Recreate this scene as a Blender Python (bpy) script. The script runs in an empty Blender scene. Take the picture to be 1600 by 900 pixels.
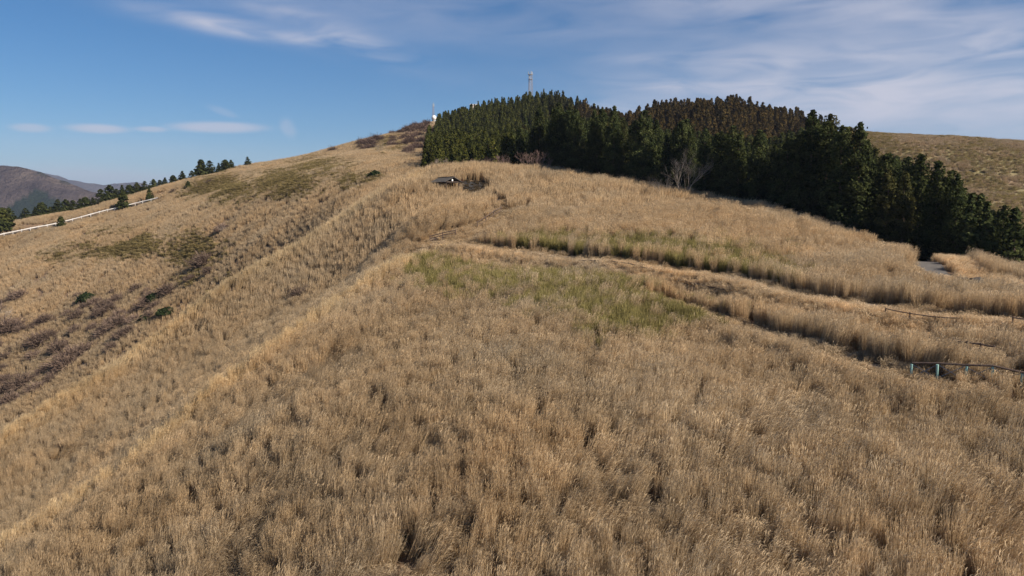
import bpy, math, random
import numpy as np
from mathutils import Vector, Matrix

R = math.radians
sc = bpy.context.scene
rng = np.random.default_rng(7)
random.seed(7)

# ------------------------------------------------------------------ camera
FPX = 1232.0                      # focal length in pixels of the 1600 px wide photograph
PITCH = math.atan(120.0 / FPX)    # horizon lies at row 330
cam_d = bpy.data.cameras.new('camera')
cam_d.sensor_width = 36.0
cam_d.lens = 36.0 * FPX / 1600.0
cam_d.clip_start = 0.5
cam_d.clip_end = 40000.0
cam = bpy.data.objects.new('camera', cam_d)
sc.collection.objects.link(cam)
cam.location = (0, 0, 0)
cam.rotation_euler = (math.pi / 2 - PITCH, 0, 0)
sc.camera = cam

# ------------------------------------------------------------------ light
SUN_AZ, SUN_EL = R(121), R(34)    # clockwise from the view direction (+Y), height
sun_d = bpy.data.lights.new('sun', 'SUN')
sun_d.energy = 5.0
sun_d.angle = R(0.5)
sun_d.color = (1.0, 0.88, 0.74)
sun = bpy.data.objects.new('sun', sun_d)
sc.collection.objects.link(sun)
sdir = Vector((math.sin(SUN_AZ) * math.cos(SUN_EL), math.cos(SUN_AZ) * math.cos(SUN_EL), math.sin(SUN_EL)))
sun.rotation_euler = sdir.to_track_quat('Z', 'Y').to_euler()
sun.location = (300, -80, 200)

sc.view_settings.view_transform = 'Standard'
sc.view_settings.look = 'None'
sc.view_settings.gamma = 1.0
sc.view_settings.use_curve_mapping = False
sc.view_settings.exposure = 0.86
sc.cycles.use_denoising = True
sc.cycles.max_bounces = 6
sc.cycles.diffuse_bounces = 3
sc.cycles.transmission_bounces = 4
sc.cycles.volume_bounces = 0
sc.cycles.transparent_max_bounces = 6
sc.render.film_transparent = False


def pix_dir(u, v):
    """unit-forward direction of a photograph pixel, scaled so that its y is 1"""
    a = (u - 800.0) / FPX
    b = (450.0 - v) / FPX
    c, s = math.cos(PITCH), math.sin(PITCH)
    y = c + b * s
    return np.array([a / y, 1.0, (-s + b * c) / y])


def at(u, v, Y):
    return pix_dir(u, v) * Y


# ------------------------------------------------------------------ sky
world = bpy.data.worlds.new('World')
sc.world = world
world.use_nodes = True
world.cycles.sampling_method = 'MANUAL'
world.cycles.sample_map_resolution = 256
wt = world.node_tree
wt.nodes.clear()


def wn(kind, **kw):
    n = wt.nodes.new(kind)
    for k, val in kw.items():
        setattr(n, k, val)
    return n


def wmath(op, a, b=None, clamp=False):
    n = wt.nodes.new('ShaderNodeMath')
    n.operation = op
    n.use_clamp = clamp
    for i, x in enumerate((a, b)):
        if x is None:
            continue
        if isinstance(x, (int, float)):
            n.inputs[i].default_value = x
        else:
            wt.links.new(x, n.inputs[i])
    return n.outputs[0]


sky = wn('ShaderNodeTexSky', sky_type='NISHITA', sun_disc=False)
sky.sun_elevation = SUN_EL
sky.sun_rotation = SUN_AZ
sky.altitude = 900
sky.air_density = 1.0
sky.dust_density = 0.0
sky.ozone_density = 5.0
tc = wn('ShaderNodeTexCoord')
sep = wn('ShaderNodeSeparateXYZ')
wt.links.new(tc.outputs['Generated'], sep.inputs[0])
X, Yc, Z = sep.outputs
AZ = wmath('MULTIPLY', wmath('ARCTAN2', X, Yc), 57.29578)      # degrees, 0 straight ahead
EL = wmath('MULTIPLY', wmath('ARCSINE', Z), 57.29578)
comb = wn('ShaderNodeCombineXYZ')
wt.links.new(AZ, comb.inputs[0])
wt.links.new(wmath('MULTIPLY', EL, 4.8), comb.inputs[1])


def wnoise(scale, detail, rough, dist, shift=0.0):
    m = wn('ShaderNodeMapping')
    m.inputs['Location'].default_value = (shift, shift * 1.7, shift * .3)
    m.inputs['Rotation'].default_value = (0, 0, R(-14))
    wt.links.new(comb.outputs[0], m.inputs[0])
    n = wn('ShaderNodeTexNoise')
    n.inputs['Scale'].default_value = scale
    n.inputs['Detail'].default_value = detail
    n.inputs['Roughness'].default_value = rough
    n.inputs['Distortion'].default_value = dist
    wt.links.new(m.outputs[0], n.inputs['Vector'])
    return n.outputs['Fac']


N1 = wnoise(0.10, 6, 0.52, 0.5)
N2 = wnoise(0.16, 5, 0.48, 0.9, 31.0)
N3 = wnoise(0.045, 4, 0.5, 0.3, 77.0)


def cloud(u, v, ru, rv, tilt, gain, noise, soft=1.0, thr=0.5):
    """an elliptic patch of cloud at a fixed direction of the sky"""
    d = pix_dir(u, v)
    az0 = math.degrees(math.atan2(d[0], 1.0))
    el0 = math.degrees(math.atan2(d[2], math.hypot(d[0], 1.0)))
    k = math.degrees(1.0 / FPX)
    da = wmath('SUBTRACT', AZ, az0)
    de = wmath('SUBTRACT', EL, el0)
    c, s = math.cos(R(tilt)), math.sin(R(tilt))
    p = wmath('DIVIDE', wmath('ADD', wmath('MULTIPLY', da, c), wmath('MULTIPLY', de, s)), ru * k)
    q = wmath('DIVIDE', wmath('SUBTRACT', wmath('MULTIPLY', de, c), wmath('MULTIPLY', da, s)), rv * k)
    r2 = wmath('ADD', wmath('MULTIPLY', p, p), wmath('MULTIPLY', q, q))
    if ru < 100:
        r2 = wmath('MULTIPLY', r2, r2)
    fall = wmath('EXPONENT', wmath('MULTIPLY', r2, -0.9))
    nz = wmath('MULTIPLY', wmath('SUBTRACT', noise, thr), 3.2 * soft)
    tex = wmath('ADD', nz, 0.75)
    return wmath('MULTIPLY', wmath('MULTIPLY', fall, tex, clamp=True), gain, clamp=True)


CLOUDS = [
    # u, v, ru, rv, tilt, gain, noise, softness
    (365, 42, 105, 11, -6, 0.72, N2, 1.0),
    (520, 52, 120, 20, -16, 0.42, N2, 1.1),
    (720, 28, 420, 36, -4, 0.24, N1, 1.0),
    (1250, 10, 300, 40, -8, 0.4, N1, 1.2),
    (1530, 55, 190, 36, -10, 0.5, N2, 0.9),
    (1290, 88, 170, 20, -4, 0.4, N2, 0.9),
    (1110, 97, 130, 12, -4, 0.40, N2, 1.0),
    (1450, 150, 280, 34, -4, 0.66, N2, 1.0),
    (1240, 150, 230, 32, -4, 0.5, N2, 0.9),
    (1480, 190, 320, 36, 0, 0.5, N1, 0.7),
    (1110, 140, 120, 8, -6, 0.35, N2, 1.0),
    (980, 172, 60, 16, 0, 0.30, N2, 0.6),
    (48, 200, 22, 5.5, 0, 0.75, N1, 0.4),
    (152, 201, 36, 6, 0, 0.78, N1, 0.4),
    (236, 202, 20, 4, 0, 0.55, N1, 0.4),
    (342, 199, 60, 7.5, 1, 0.85, N1, 0.4),
    (348, 174, 20, 5, -18, 0.35, N2, 0.6),
    (450, 200, 14, 10, -60, 0.25, N2, 0.8),
    (150, 275, 120, 13, -3, 0.55, N3, 0.4),
    (60, 232, 300, 20, 0, 0.16, N3, 0.8),
]
alpha = None
for cdef in CLOUDS:
    g = cloud(*cdef)
    alpha = g if alpha is None else wmath('SUBTRACT', wmath('ADD', alpha, g), wmath('MULTIPLY', alpha, g))
# thin broken cirrus over the rest of the sky, like the part in view
wide = wmath('MULTIPLY', wmath('MULTIPLY', wmath('SUBTRACT', N3, 0.54, clamp=True), 2.2, clamp=True), wmath('ADD', N1, 0.3))
away = wmath('MULTIPLY', wmath('SUBTRACT', wmath('ABSOLUTE', AZ), 30.0), 0.06, clamp=True)
above = wmath('MULTIPLY', wmath('SUBTRACT', EL, 15.0), 0.08, clamp=True)
wide = wmath('MULTIPLY', wide, wmath('MAXIMUM', away, above))
alpha = wmath('MAXIMUM', alpha, wide, clamp=True)
mix = wn('ShaderNodeMix', data_type='RGBA')
mix.inputs['B'].default_value = (8.0, 7.8, 8.6, 1)
wt.links.new(alpha, mix.inputs['Factor'])
hsv = wn('ShaderNodeHueSaturation')
hsv.inputs['Saturation'].default_value = 1.24
wt.links.new(sky.outputs[0], hsv.inputs['Color'])
wt.links.new(hsv.outputs[0], mix.inputs['A'])
bg = wn('ShaderNodeBackground')
bg.inputs['Strength'].default_value = 0.0475
wt.links.new(mix.outputs['Result'], bg.inputs['Color'])
wo = wn('ShaderNodeOutputWorld')
wt.links.new(bg.outputs[0], wo.inputs['Surface'])


# ------------------------------------------------------------------ numpy noise
def _hash(ix, iy, seed):
    h = (ix.astype(np.int64) * 374761393 + iy.astype(np.int64) * 668265263 + seed * 1274126177) & 0xFFFFFFFF
    h = ((h ^ (h >> 13)) * 1274126177) & 0xFFFFFFFF
    return ((h ^ (h >> 16)) & 0xFFFF) / 65535.0


def vnoise(x, y, seed=0):
    x = np.asarray(x, float); y = np.asarray(y, float)
    ix, iy = np.floor(x), np.floor(y)
    fx, fy = x - ix, y - iy
    fx = fx * fx * (3 - 2 * fx); fy = fy * fy * (3 - 2 * fy)
    a = _hash(ix, iy, seed); b = _hash(ix + 1, iy, seed)
    c = _hash(ix, iy + 1, seed); d = _hash(ix + 1, iy + 1, seed)
    return (a * (1 - fx) + b * fx) * (1 - fy) + (c * (1 - fx) + d * fx) * fy


def fbm(x, y, octv=4, seed=0):
    s, a, t = 0.0, 1.0, 0.0
    for k in range(octv):
        s = s + a * vnoise(np.asarray(x) * 2 ** k + 17.3 * k, np.asarray(y) * 2 ** k - 9.1 * k, seed + k)
        t += a; a *= 0.5
    return s / t


def sstep(a, b, x):
    t = np.clip((x - a) / (b - a), 0, 1)
    return t * t * (3 - 2 * t)


# ------------------------------------------------------------------ the lie of the land
G = 1.45   # height of the grass canopy above the soil on the near hill
CTRL = []


def cp(u, v, Y, drop=G):
    p = at(u, v, Y)
    CTRL.append((p[0], p[1], p[2] - drop))


# near hill, bottom to crest
for q in [(800, 900, 32), (1200, 900, 29.5), (1600, 900, 27), (400, 900, 38), (150, 900, 46), (0, 885, 52),
          (800, 780, 37), (1200, 760, 35.5), (1600, 740, 33), (450, 780, 44), (150, 800, 55),
          (800, 690, 42.5), (1150, 670, 41), (1450, 660, 38), (1600, 640, 38), (550, 680, 48),
          (800, 590, 51), (1100, 590, 48), (1350, 600, 43), (520, 600, 58),
          (800, 500, 64), (1000, 520, 58), (1200, 560, 50), (620, 520, 68), (1600, 560, 44),
          (800, 440, 77), (1000, 460, 66), (1250, 505, 54), (1450, 530, 48), (700, 450, 78),
          (700, 400, 93), (850, 405, 88), (1000, 420, 78), (1200, 455, 66), (1400, 490, 57), (1600, 510, 50),
          (800, 375, 98), (950, 360, 97), (1100, 385, 86), (1300, 420, 73), (1500, 460, 61),
          (900, 325, 115), (1050, 335, 106), (1200, 370, 92), (1350, 400, 80),
          (760, 345, 108), (800, 310, 124), (690, 345, 112), (640, 345, 115), (690, 312, 127),
          # crest against the forest
          (800, 262, 152), (760, 256, 158), (900, 280, 140), (1050, 302, 124), (1200, 332, 107), (1300, 353, 97),
          (1450, 392, 80), (1600, 432, 66), (700, 258, 158), (655, 266, 152),
          # first spur line
          (640, 402, 97), (540, 470, 88), (400, 570, 77), (300, 648, 71), (200, 736, 65), (90, 812, 62), (0, 868, 60),
          # strip behind it
          (560, 422, 115), (440, 506, 106), (300, 610, 95), (150, 728, 87), (30, 824, 81),
          (520, 402, 127), (380, 496, 118), (220, 614, 107), (80, 712, 98),
          # second spur line
          (630, 284, 147), (540, 335, 143), (450, 396, 138), (350, 454, 132), (270, 512, 127), (200, 566, 121), (100, 632, 114), (0, 692, 108)]:
    cp(*q)
# the cut where the shelter stands
for q in [(670, 302, 134), (720, 303, 134), (740, 306, 132)]:
    cp(q[0], q[1], q[2], 0.9)
for q in [(640, 294, 137), (690, 298, 139), (715, 300, 139), (745, 305, 138), (760, 303, 139)]:
    cp(q[0], q[1], q[2], 0.1)
for q in [(722, 286, 144), (740, 286, 144), (757, 287, 143.5)]:
    cp(q[0], q[1], q[2], 0.0)
# the far slope across the little valley
for q in [(0, 600, 212), (120, 560, 206), (215, 535, 196), (0, 500, 250), (150, 480, 236), (290, 455, 214),
          (0, 430, 290), (150, 410, 276), (300, 400, 244), (420, 365, 214), (480, 340, 205), (560, 300, 196),
          (0, 374, 330), (100, 352, 340), (180, 333, 348), (240, 314, 358), (330, 320, 296), (420, 300, 262), (500, 270, 262), (550, 262, 248),
          (300, 283, 372), (400, 259, 402), (430, 264, 372), (500, 240, 430), (520, 250, 330), (580, 232, 400), (570, 216, 455), (630, 202, 490), (665, 196, 510),
          (600, 262, 222), (640, 254, 224), (600, 248, 262), (650, 240, 280), (640, 222, 380), (660, 210, 430)]:
    cp(q[0], q[1], q[2], 0.8)
for q in [(0, 352, 352), (100, 332, 366), (200, 308, 380), (300, 279, 392), (380, 258, 412)]:
    cp(q[0], q[1], q[2], 0.5)
# ground under the forest: tree tops less tree height
for q in [(690, 240, 192, 7.5), (720, 215, 300, 9), (800, 205, 300, 9), (690, 183, 450, 9), (748, 161, 440, 9), (800, 154, 440, 9), (858, 140, 440, 10),
          (900, 155, 435, 11), (930, 172, 425, 11), (965, 192, 400, 12), (900, 205, 270, 13), (960, 196, 330, 13), (1000, 172, 360, 13), (1030, 158, 362, 13), (1090, 153, 365, 13), (1150, 158, 362, 13), (1190, 182, 352, 13), (1220, 212, 340, 13), (1265, 235, 330, 13),
          (820, 200, 210, 13), (880, 190, 195, 14), (960, 178, 190, 15), (1100, 210, 168, 15), (1250, 190, 142, 17), (1350, 207, 126, 17),
          (1400, 228, 116, 16), (1500, 290, 106, 15), (1570, 342, 99, 13), (1300, 220, 220, 15)]:
    cp(*q)
# hill on the right behind the forest
for q in [(1380, 210, 420, 1), (1440, 211, 420, 1), (1500, 214, 415, 1), (1600, 221, 410, 1), (1720, 235, 410, 1), (1450, 260, 350, 1),
          (1600, 300, 320, 1), (1600, 345, 280, 1), (1500, 300, 310, 1), (1720, 330, 310, 1), (1330, 204, 440, 1)]:
    cp(*q)
# hidden ground: hollows, back slopes and what lies round the camera
CTRL += [(0, 0, -26), (0, -40, -38), (25, 0, -23), (50, 20, -15.5), (70, 45, -11), (30, -40, -33), (-30, 5, -36), (-60, 10, -52), (-50, -40, -56), (80, -30, -24),
         (-62, 68, -38), (-86, 92, -50), (-92, 120, -46), (-95, 150, -52), (-110, 40, -66), (-75, 185, -35), (-60, 160, -27), (-45, 175, -9), (-34, 185, 3),
         (-125, 100, -66), (-160, 160, -62), (-200, 220, -60), (-240, 260, -58), (-220, 100, -80),
         (-300, 330, -36), (-255, 420, -40), (-200, 460, -20), (-150, 520, -4), (-120, 600, 0), (-300, 480, -70), (-60, 640, 20),
         (20, 560, 20), (120, 520, 10), (60, 700, -10), (240, 560, 20), (340, 520, 10), (420, 400, 0), (360, 640, -20),
         (90, 90, -20), (115, 120, -24), (130, 180, -20), (150, 250, -8), (170, 330, 8), (110, 60, -14), (180, 120, -40), (240, 220, -26), (300, 250, -30), (140, 0, -28)]
CT = np.array(CTRL)
CX, CY, CZ = CT[:, 0] / 100, CT[:, 1] / 100, CT[:, 2]


def _tps(r2):
    return 0.5 * r2 * np.log(r2 + 1e-9)


_n = len(CT)
_A = np.zeros((_n + 3, _n + 3))
_A[:_n, :_n] = _tps((CX[:, None] - CX[None]) ** 2 + (CY[:, None] - CY[None]) ** 2) + np.eye(_n) * 0.0006
_A[:_n, _n] = 1; _A[:_n, _n + 1] = CX; _A[:_n, _n + 2] = CY
_A[_n:, :_n] = _A[:_n, _n:].T
_W = np.linalg.solve(_A, np.concatenate([CZ, [0, 0, 0]]))


def land(x, y):
    xs, ys = np.asarray(x, float).ravel() / 100, np.asarray(y, float).ravel() / 100
    out = np.empty_like(xs)
    for i in range(0, len(xs), 20000):
        a, b = xs[i:i + 20000], ys[i:i + 20000]
        # keep the spline inside the surveyed area; blend to the valley floor outside
        r = np.hypot(a - 0.2, b - 2.6)
        k = np.minimum(1, 5.2 / np.maximum(r, 1e-6))
        aa, bb = 0.2 + (a - 0.2) * k, 2.6 + (b - 2.6) * k
        z = _W[_n] + _W[_n + 1] * aa + _W[_n + 2] * bb
        z = z + _tps((aa[:, None] - CX[None]) ** 2 + (bb[:, None] - CY[None]) ** 2) @ _W[:_n]
        w = sstep(4.6, 11.0, r)
        out[i:i + 20000] = z * (1 - w) + (-190.0) * w
    return out.reshape(np.shape(x))


def axis(lo, hi, centre0, centre1, fine, grow):
    pts = list(np.arange(centre0, centre1, fine))
    x, st = pts[-1], fine
    while x < hi:
        st *= grow; x += st; pts.append(x)
    x, st = pts[0], fine
    low = []
    while x > lo:
        st *= grow; x -= st; low.append(x)
    return np.array(low[::-1] + pts)


GX = axis(-14000, 14000, -75, 85, 1.0, 1.035)
GY = axis(-3000, 16000, 5, 185, 1.0, 1.025)
MX, MY = np.meshgrid(GX, GY)
MZ = land(MX, MY)
_near = 1 - sstep(500, 1200, np.hypot(MX, MY - 200))
MZ = MZ + (fbm(MX / 9, MY / 9, 3, 3) - .5) * 1.1 * _near + (fbm(MX / 40, MY / 40, 3, 9) - .5) * 3.0 * sstep(150, 300, np.hypot(MX, MY)) * _near


def ground(x, y):
    """height of the terrain mesh"""
    x = np.asarray(x, float); y = np.asarray(y, float)
    i = np.clip(np.searchsorted(GX, x) - 1, 0, len(GX) - 2)
    j = np.clip(np.searchsorted(GY, y) - 1, 0, len(GY) - 2)
    fx = np.clip((x - GX[i]) / (GX[i + 1] - GX[i]), 0, 1)
    fy = np.clip((y - GY[j]) / (GY[j + 1] - GY[j]), 0, 1)
    return (MZ[j, i] * (1 - fx) + MZ[j, i + 1] * fx) * (1 - fy) + (MZ[j + 1, i] * (1 - fx) + MZ[j + 1, i + 1] * fx) * fy


def hit(u, v, lift=0.0, y0=12.0, y1=700.0):
    """where the view ray of a pixel first meets the terrain raised by lift"""
    d = pix_dir(u, v)
    ys = np.concatenate([np.arange(y0, min(y1, 260), 0.25), np.arange(260, max(y1, 261), 1.0)])
    ys = ys[(ys >= y0) & (ys <= y1)]
    below = d[2] * ys < ground(d[0] * ys, ys) + lift
    k = int(np.argmax(below)) if below.any() else len(ys) - 1
    Y = ys[k]
    x = d[0] * Y
    return np.array([x, Y, float(ground(x, Y))])


def project(x, y, z):
    c, s = math.cos(PITCH), math.sin(PITCH)
    dep = y * c - z * s
    up = y * s + z * c
    return 800 + FPX * x / dep, 450 - FPX * up / dep, dep


# ------------------------------------------------------------------ materials
def mat(name):
    m = bpy.data.materials.new(name)
    m.use_nodes = True
    m.node_tree.nodes.clear()
    return m


class NT:
    def __init__(self, m):
        self.t = m.node_tree

    def n(self, kind, ins=None, **kw):
        n = self.t.nodes.new(kind)
        for k, val in kw.items():
            setattr(n, k, val)
        for k, val in (ins or {}).items():
            if hasattr(val, 'is_linked') or hasattr(val, 'links'):
                self.t.links.new(val, n.inputs[k])
            else:
                n.inputs[k].default_value = val
        return n

    def noise(self, scale, detail=3, vec=None, rough=0.55):
        n = self.n('ShaderNodeTexNoise', {'Scale': scale, 'Detail': detail, 'Roughness': rough})
        if vec is not None:
            self.t.links.new(vec, n.inputs['Vector'])
        return n.outputs['Fac']

    def ramp(self, fac, stops):
        n = self.n('ShaderNodeValToRGB', {'Fac': fac})
        e = n.color_ramp.elements
        e[0].position, e[0].color = stops[0][0], (*stops[0][1], 1)
        e[1].position, e[1].color = stops[-1][0], (*stops[-1][1], 1)
        for p, c in stops[1:-1]:
            k = e.new(p); k.color = (*c, 1)
        return n.outputs['Color']

    def mixc(self, fac, a, b, blend='MIX'):
        n = self.n('ShaderNodeMix', data_type='RGBA', blend_type=blend)
        for key, val in (('Factor', fac), ('A', a), ('B', b)):
            s = n.inputs[key] if key == 'Factor' else [q for q in n.inputs if q.name == key and q.type == 'RGBA'][0]
            if hasattr(val, 'links'):
                self.t.links.new(val, s)
            else:
                s.default_value = val if isinstance(val, float) else (*val, 1)
        return n.outputs['Result'] if n.outputs['Result'].type == 'RGBA' else [o for o in n.outputs if o.type == 'RGBA'][0]

    def out(self, shader):
        o = self.n('ShaderNodeOutputMaterial')
        self.t.links.new(shader, o.inputs['Surface'])


def simple(name, col, rough=0.85, var=0.25, scale=3.0, metal=0.0, bump=0.0):
    m = mat(name); t = NT(m)
    tcn = t.n('ShaderNodeTexCoord').outputs['Object']
    f = t.noise(scale, 4, tcn)
    lo = tuple(c * (1 - var) for c in col); hi = tuple(min(1, c * (1 + var)) for c in col)
    c = t.ramp(f, [(0.3, lo), (0.7, hi)])
    b = t.n('ShaderNodeBsdfPrincipled', {'Base Color': c, 'Roughness': rough, 'Metallic': metal})
    if bump:
        bn = t.n('ShaderNodeBump', {'Height': t.noise(scale * 6, 4, tcn), 'Strength': bump, 'Distance': 0.05})
        t.t.links.new(bn.outputs[0], b.inputs['Normal'])
    t.out(b.outputs[0])
    return m


def leafy(name, cols, translucent=0.3, tint=None, attr='shade'):
    """foliage: per-face shade attribute picks between colours, an optional tint multiplies"""
    m = mat(name); t = NT(m)
    a = t.n('ShaderNodeAttribute', attribute_name=attr).outputs['Fac']
    c = t.ramp(a, cols)
    if tint == 'instancer':
        tn = t.n('ShaderNodeAttribute', attribute_name='tint', attribute_type='INSTANCER').outputs['Color']
        c = t.mixc(1.0, c, tn, 'MULTIPLY')
    elif tint == 'object':
        tn = t.n('ShaderNodeObjectInfo').outputs['Color']
        c = t.mixc(1.0, c, tn, 'MULTIPLY')
    d = t.n('ShaderNodeBsdfDiffuse', {'Color': c})
    tr = t.n('ShaderNodeBsdfTranslucent', {'Color': c})
    mx = t.n('ShaderNodeMixShader', {'Fac': translucent})
    t.t.links.new(d.outputs[0], mx.inputs[1]); t.t.links.new(tr.outputs[0], mx.inputs[2])
    t.out(mx.outputs[0])
    return m


M = {}
M['bark'] = simple('bark', (0.09, 0.06, 0.042), 0.95, 0.35, 2.0)
M['pale_bark'] = simple('pale_bark', (0.24, 0.205, 0.17), 0.9, 0.25, 4.0)
M['pink_bark'] = simple('pink_bark', (0.22, 0.145, 0.125), 0.9, 0.25, 4.0)
M['grey_bark'] = simple('grey_bark', (0.20, 0.16, 0.13), 0.9, 0.25, 4.0)
M['asphalt'] = simple('asphalt', (0.10, 0.093, 0.084), 0.9, 0.2, 1.5, bump=0.2)
M['shaded_gravel'] = simple('shaded_gravel', (0.026, 0.0245, 0.023), 0.95, 0.5, 2.5, bump=0.5)  # gravel colour darkened to carry the shade over the clearings
M['path'] = simple('path_earth', (0.23, 0.18, 0.13), 0.95, 0.35, 1.2, bump=0.4)
M['concrete'] = simple('concrete', (0.30, 0.29, 0.28), 0.9, 0.2, 1.5)
M['black_kerb'] = simple('black_kerb', (0.02, 0.019, 0.018), 0.9, 0.3, 1.5)
M['white_paint'] = simple('white_paint', (0.70, 0.69, 0.67), 0.5, 0.08, 2.0)
M['rail_paint'] = simple('rail_paint', (0.50, 0.49, 0.47), 0.6, 0.22, 0.6)
M['galv'] = simple('galvanised_steel', (0.27, 0.275, 0.29), 0.5, 0.1, 2.0, metal=0.3)
M['tower_red'] = simple('tower_steel', (0.24, 0.21, 0.22), 0.6, 0.15, 2.0)
M['antenna'] = simple('antenna_plastic', (0.36, 0.345, 0.31), 0.5, 0.06, 2.0)
M['log'] = simple('log_wood', (0.085, 0.058, 0.045), 0.9, 0.35, 5.0, bump=0.3)
M['teal'] = simple('teal_paint', (0.24, 0.42, 0.385), 0.7, 0.3, 9.0)
M['roof'] = simple('roof_slate', (0.05, 0.046, 0.043), 0.85, 0.25, 3.0, bump=0.2)
M['dark_wood'] = simple('dark_wood', (0.045, 0.032, 0.025), 0.9, 0.3, 4.0)
M['sign_white'] = simple('sign_white', (0.8, 0.8, 0.78), 0.5, 0.04, 3.0)
M['cream_wall'] = simple('cream_wall', (0.62, 0.52, 0.45), 0.8, 0.08, 1.0)

CONIFER = [(0.0, (0.010, 0.015, 0.008)), (0.35, (0.022, 0.030, 0.013)), (0.7, (0.042, 0.052, 0.020)), (1.0, (0.075, 0.082, 0.032))]
CONIFER = [(q, tuple(c * 1.12 for c in k)) for q, k in CONIFER]
M['needles'] = leafy('conifer_needles', CONIFER, 0.22, 'object')
M['needles_far'] = leafy('conifer_needles_far', CONIFER, 0.22, 'instancer')
M['evergreen'] = leafy('evergreen_leaves', [(0.0, (0.010, 0.016, 0.008)), (0.6, (0.026, 0.038, 0.016)), (1.0, (0.055, 0.070, 0.028))], 0.25)
M['twigs'] = leafy('bare_twigs', [(0.0, (0.085, 0.064, 0.056)), (0.6, (0.15, 0.118, 0.098)), (1.0, (0.23, 0.185, 0.15))], 0.1, 'object')
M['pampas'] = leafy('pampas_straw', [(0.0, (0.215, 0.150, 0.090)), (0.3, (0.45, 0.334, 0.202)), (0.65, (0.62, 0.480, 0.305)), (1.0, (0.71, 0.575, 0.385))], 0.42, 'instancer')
M['sasa'] = leafy('bamboo_grass_leaves', [(0.0, (0.11, 0.100, 0.040)), (0.5, (0.235, 0.205, 0.085)), (1.0, (0.45, 0.37, 0.20))], 0.35, 'instancer')

# soil and thatch under the grass; pampas litter with olive bamboo-grass patches
m = mat('hillside_soil'); t = NT(m)
pos = t.n('ShaderNodeNewGeometry').outputs['Position']
f1 = t.noise(0.9, 5, pos); f2 = t.noise(0.05, 4, pos)
c1 = t.ramp(f1, [(0.3, (0.10, 0.070, 0.043)), (0.7, (0.26, 0.185, 0.115))])
c2 = t.ramp(f2, [(0.35, (0.80, 0.78, 0.72)), (0.65, (1.15, 1.05, 0.95))])
c = t.mixc(1.0, c1, c2, 'MULTIPLY')
og = t.n('ShaderNodeAttribute', attribute_name='olive').outputs['Fac']
c = t.mixc(og, c, t.ramp(f1, [(0.3, (0.11, 0.105, 0.038)), (0.7, (0.21, 0.19, 0.075))]))
b = t.n('ShaderNodeBsdfPrincipled', {'Base Color': c, 'Roughness': 0.95})
bn = t.n('ShaderNodeBump', {'Height': t.noise(2.0, 5, pos), 'Strength': 0.6, 'Distance': 0.4})
t.t.links.new(bn.outputs[0], b.inputs['Normal'])
t.out(b.outputs[0])
M['soil'] = m

# ------------------------------------------------------------------ mesh helpers
COL = sc.collection


def mesh_np(name, verts, faces, mats, shade=None, matidx=None, smooth=False):
    """verts (n,3), faces (m,k) with constant k"""
    verts = np.asarray(verts, np.float32); faces = np.asarray(faces, np.int32)
    me = bpy.data.meshes.new(name)
    k = faces.shape[1]
    me.vertices.add(len(verts)); me.vertices.foreach_set('co', verts.ravel())
    me.loops.add(faces.size); me.loops.foreach_set('vertex_index', faces.ravel())
    me.polygons.add(len(faces)); me.polygons.foreach_set('loop_start', np.arange(0, faces.size, k, dtype=np.int32))
    if smooth:
        me.polygons.foreach_set('use_smooth', np.ones(len(faces), bool))
    for mm in mats if isinstance(mats, (list, tuple)) else [mats]:
        me.materials.append(mm)
    if matidx is not None:
        me.polygons.foreach_set('material_index', np.asarray(matidx, np.int32))
    if shade is not None:
        a = me.attributes.new('shade', 'FLOAT', 'POINT')
        a.data.foreach_set('value', np.asarray(shade, np.float32))
    me.update(calc_edges=True)
    return me


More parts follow.
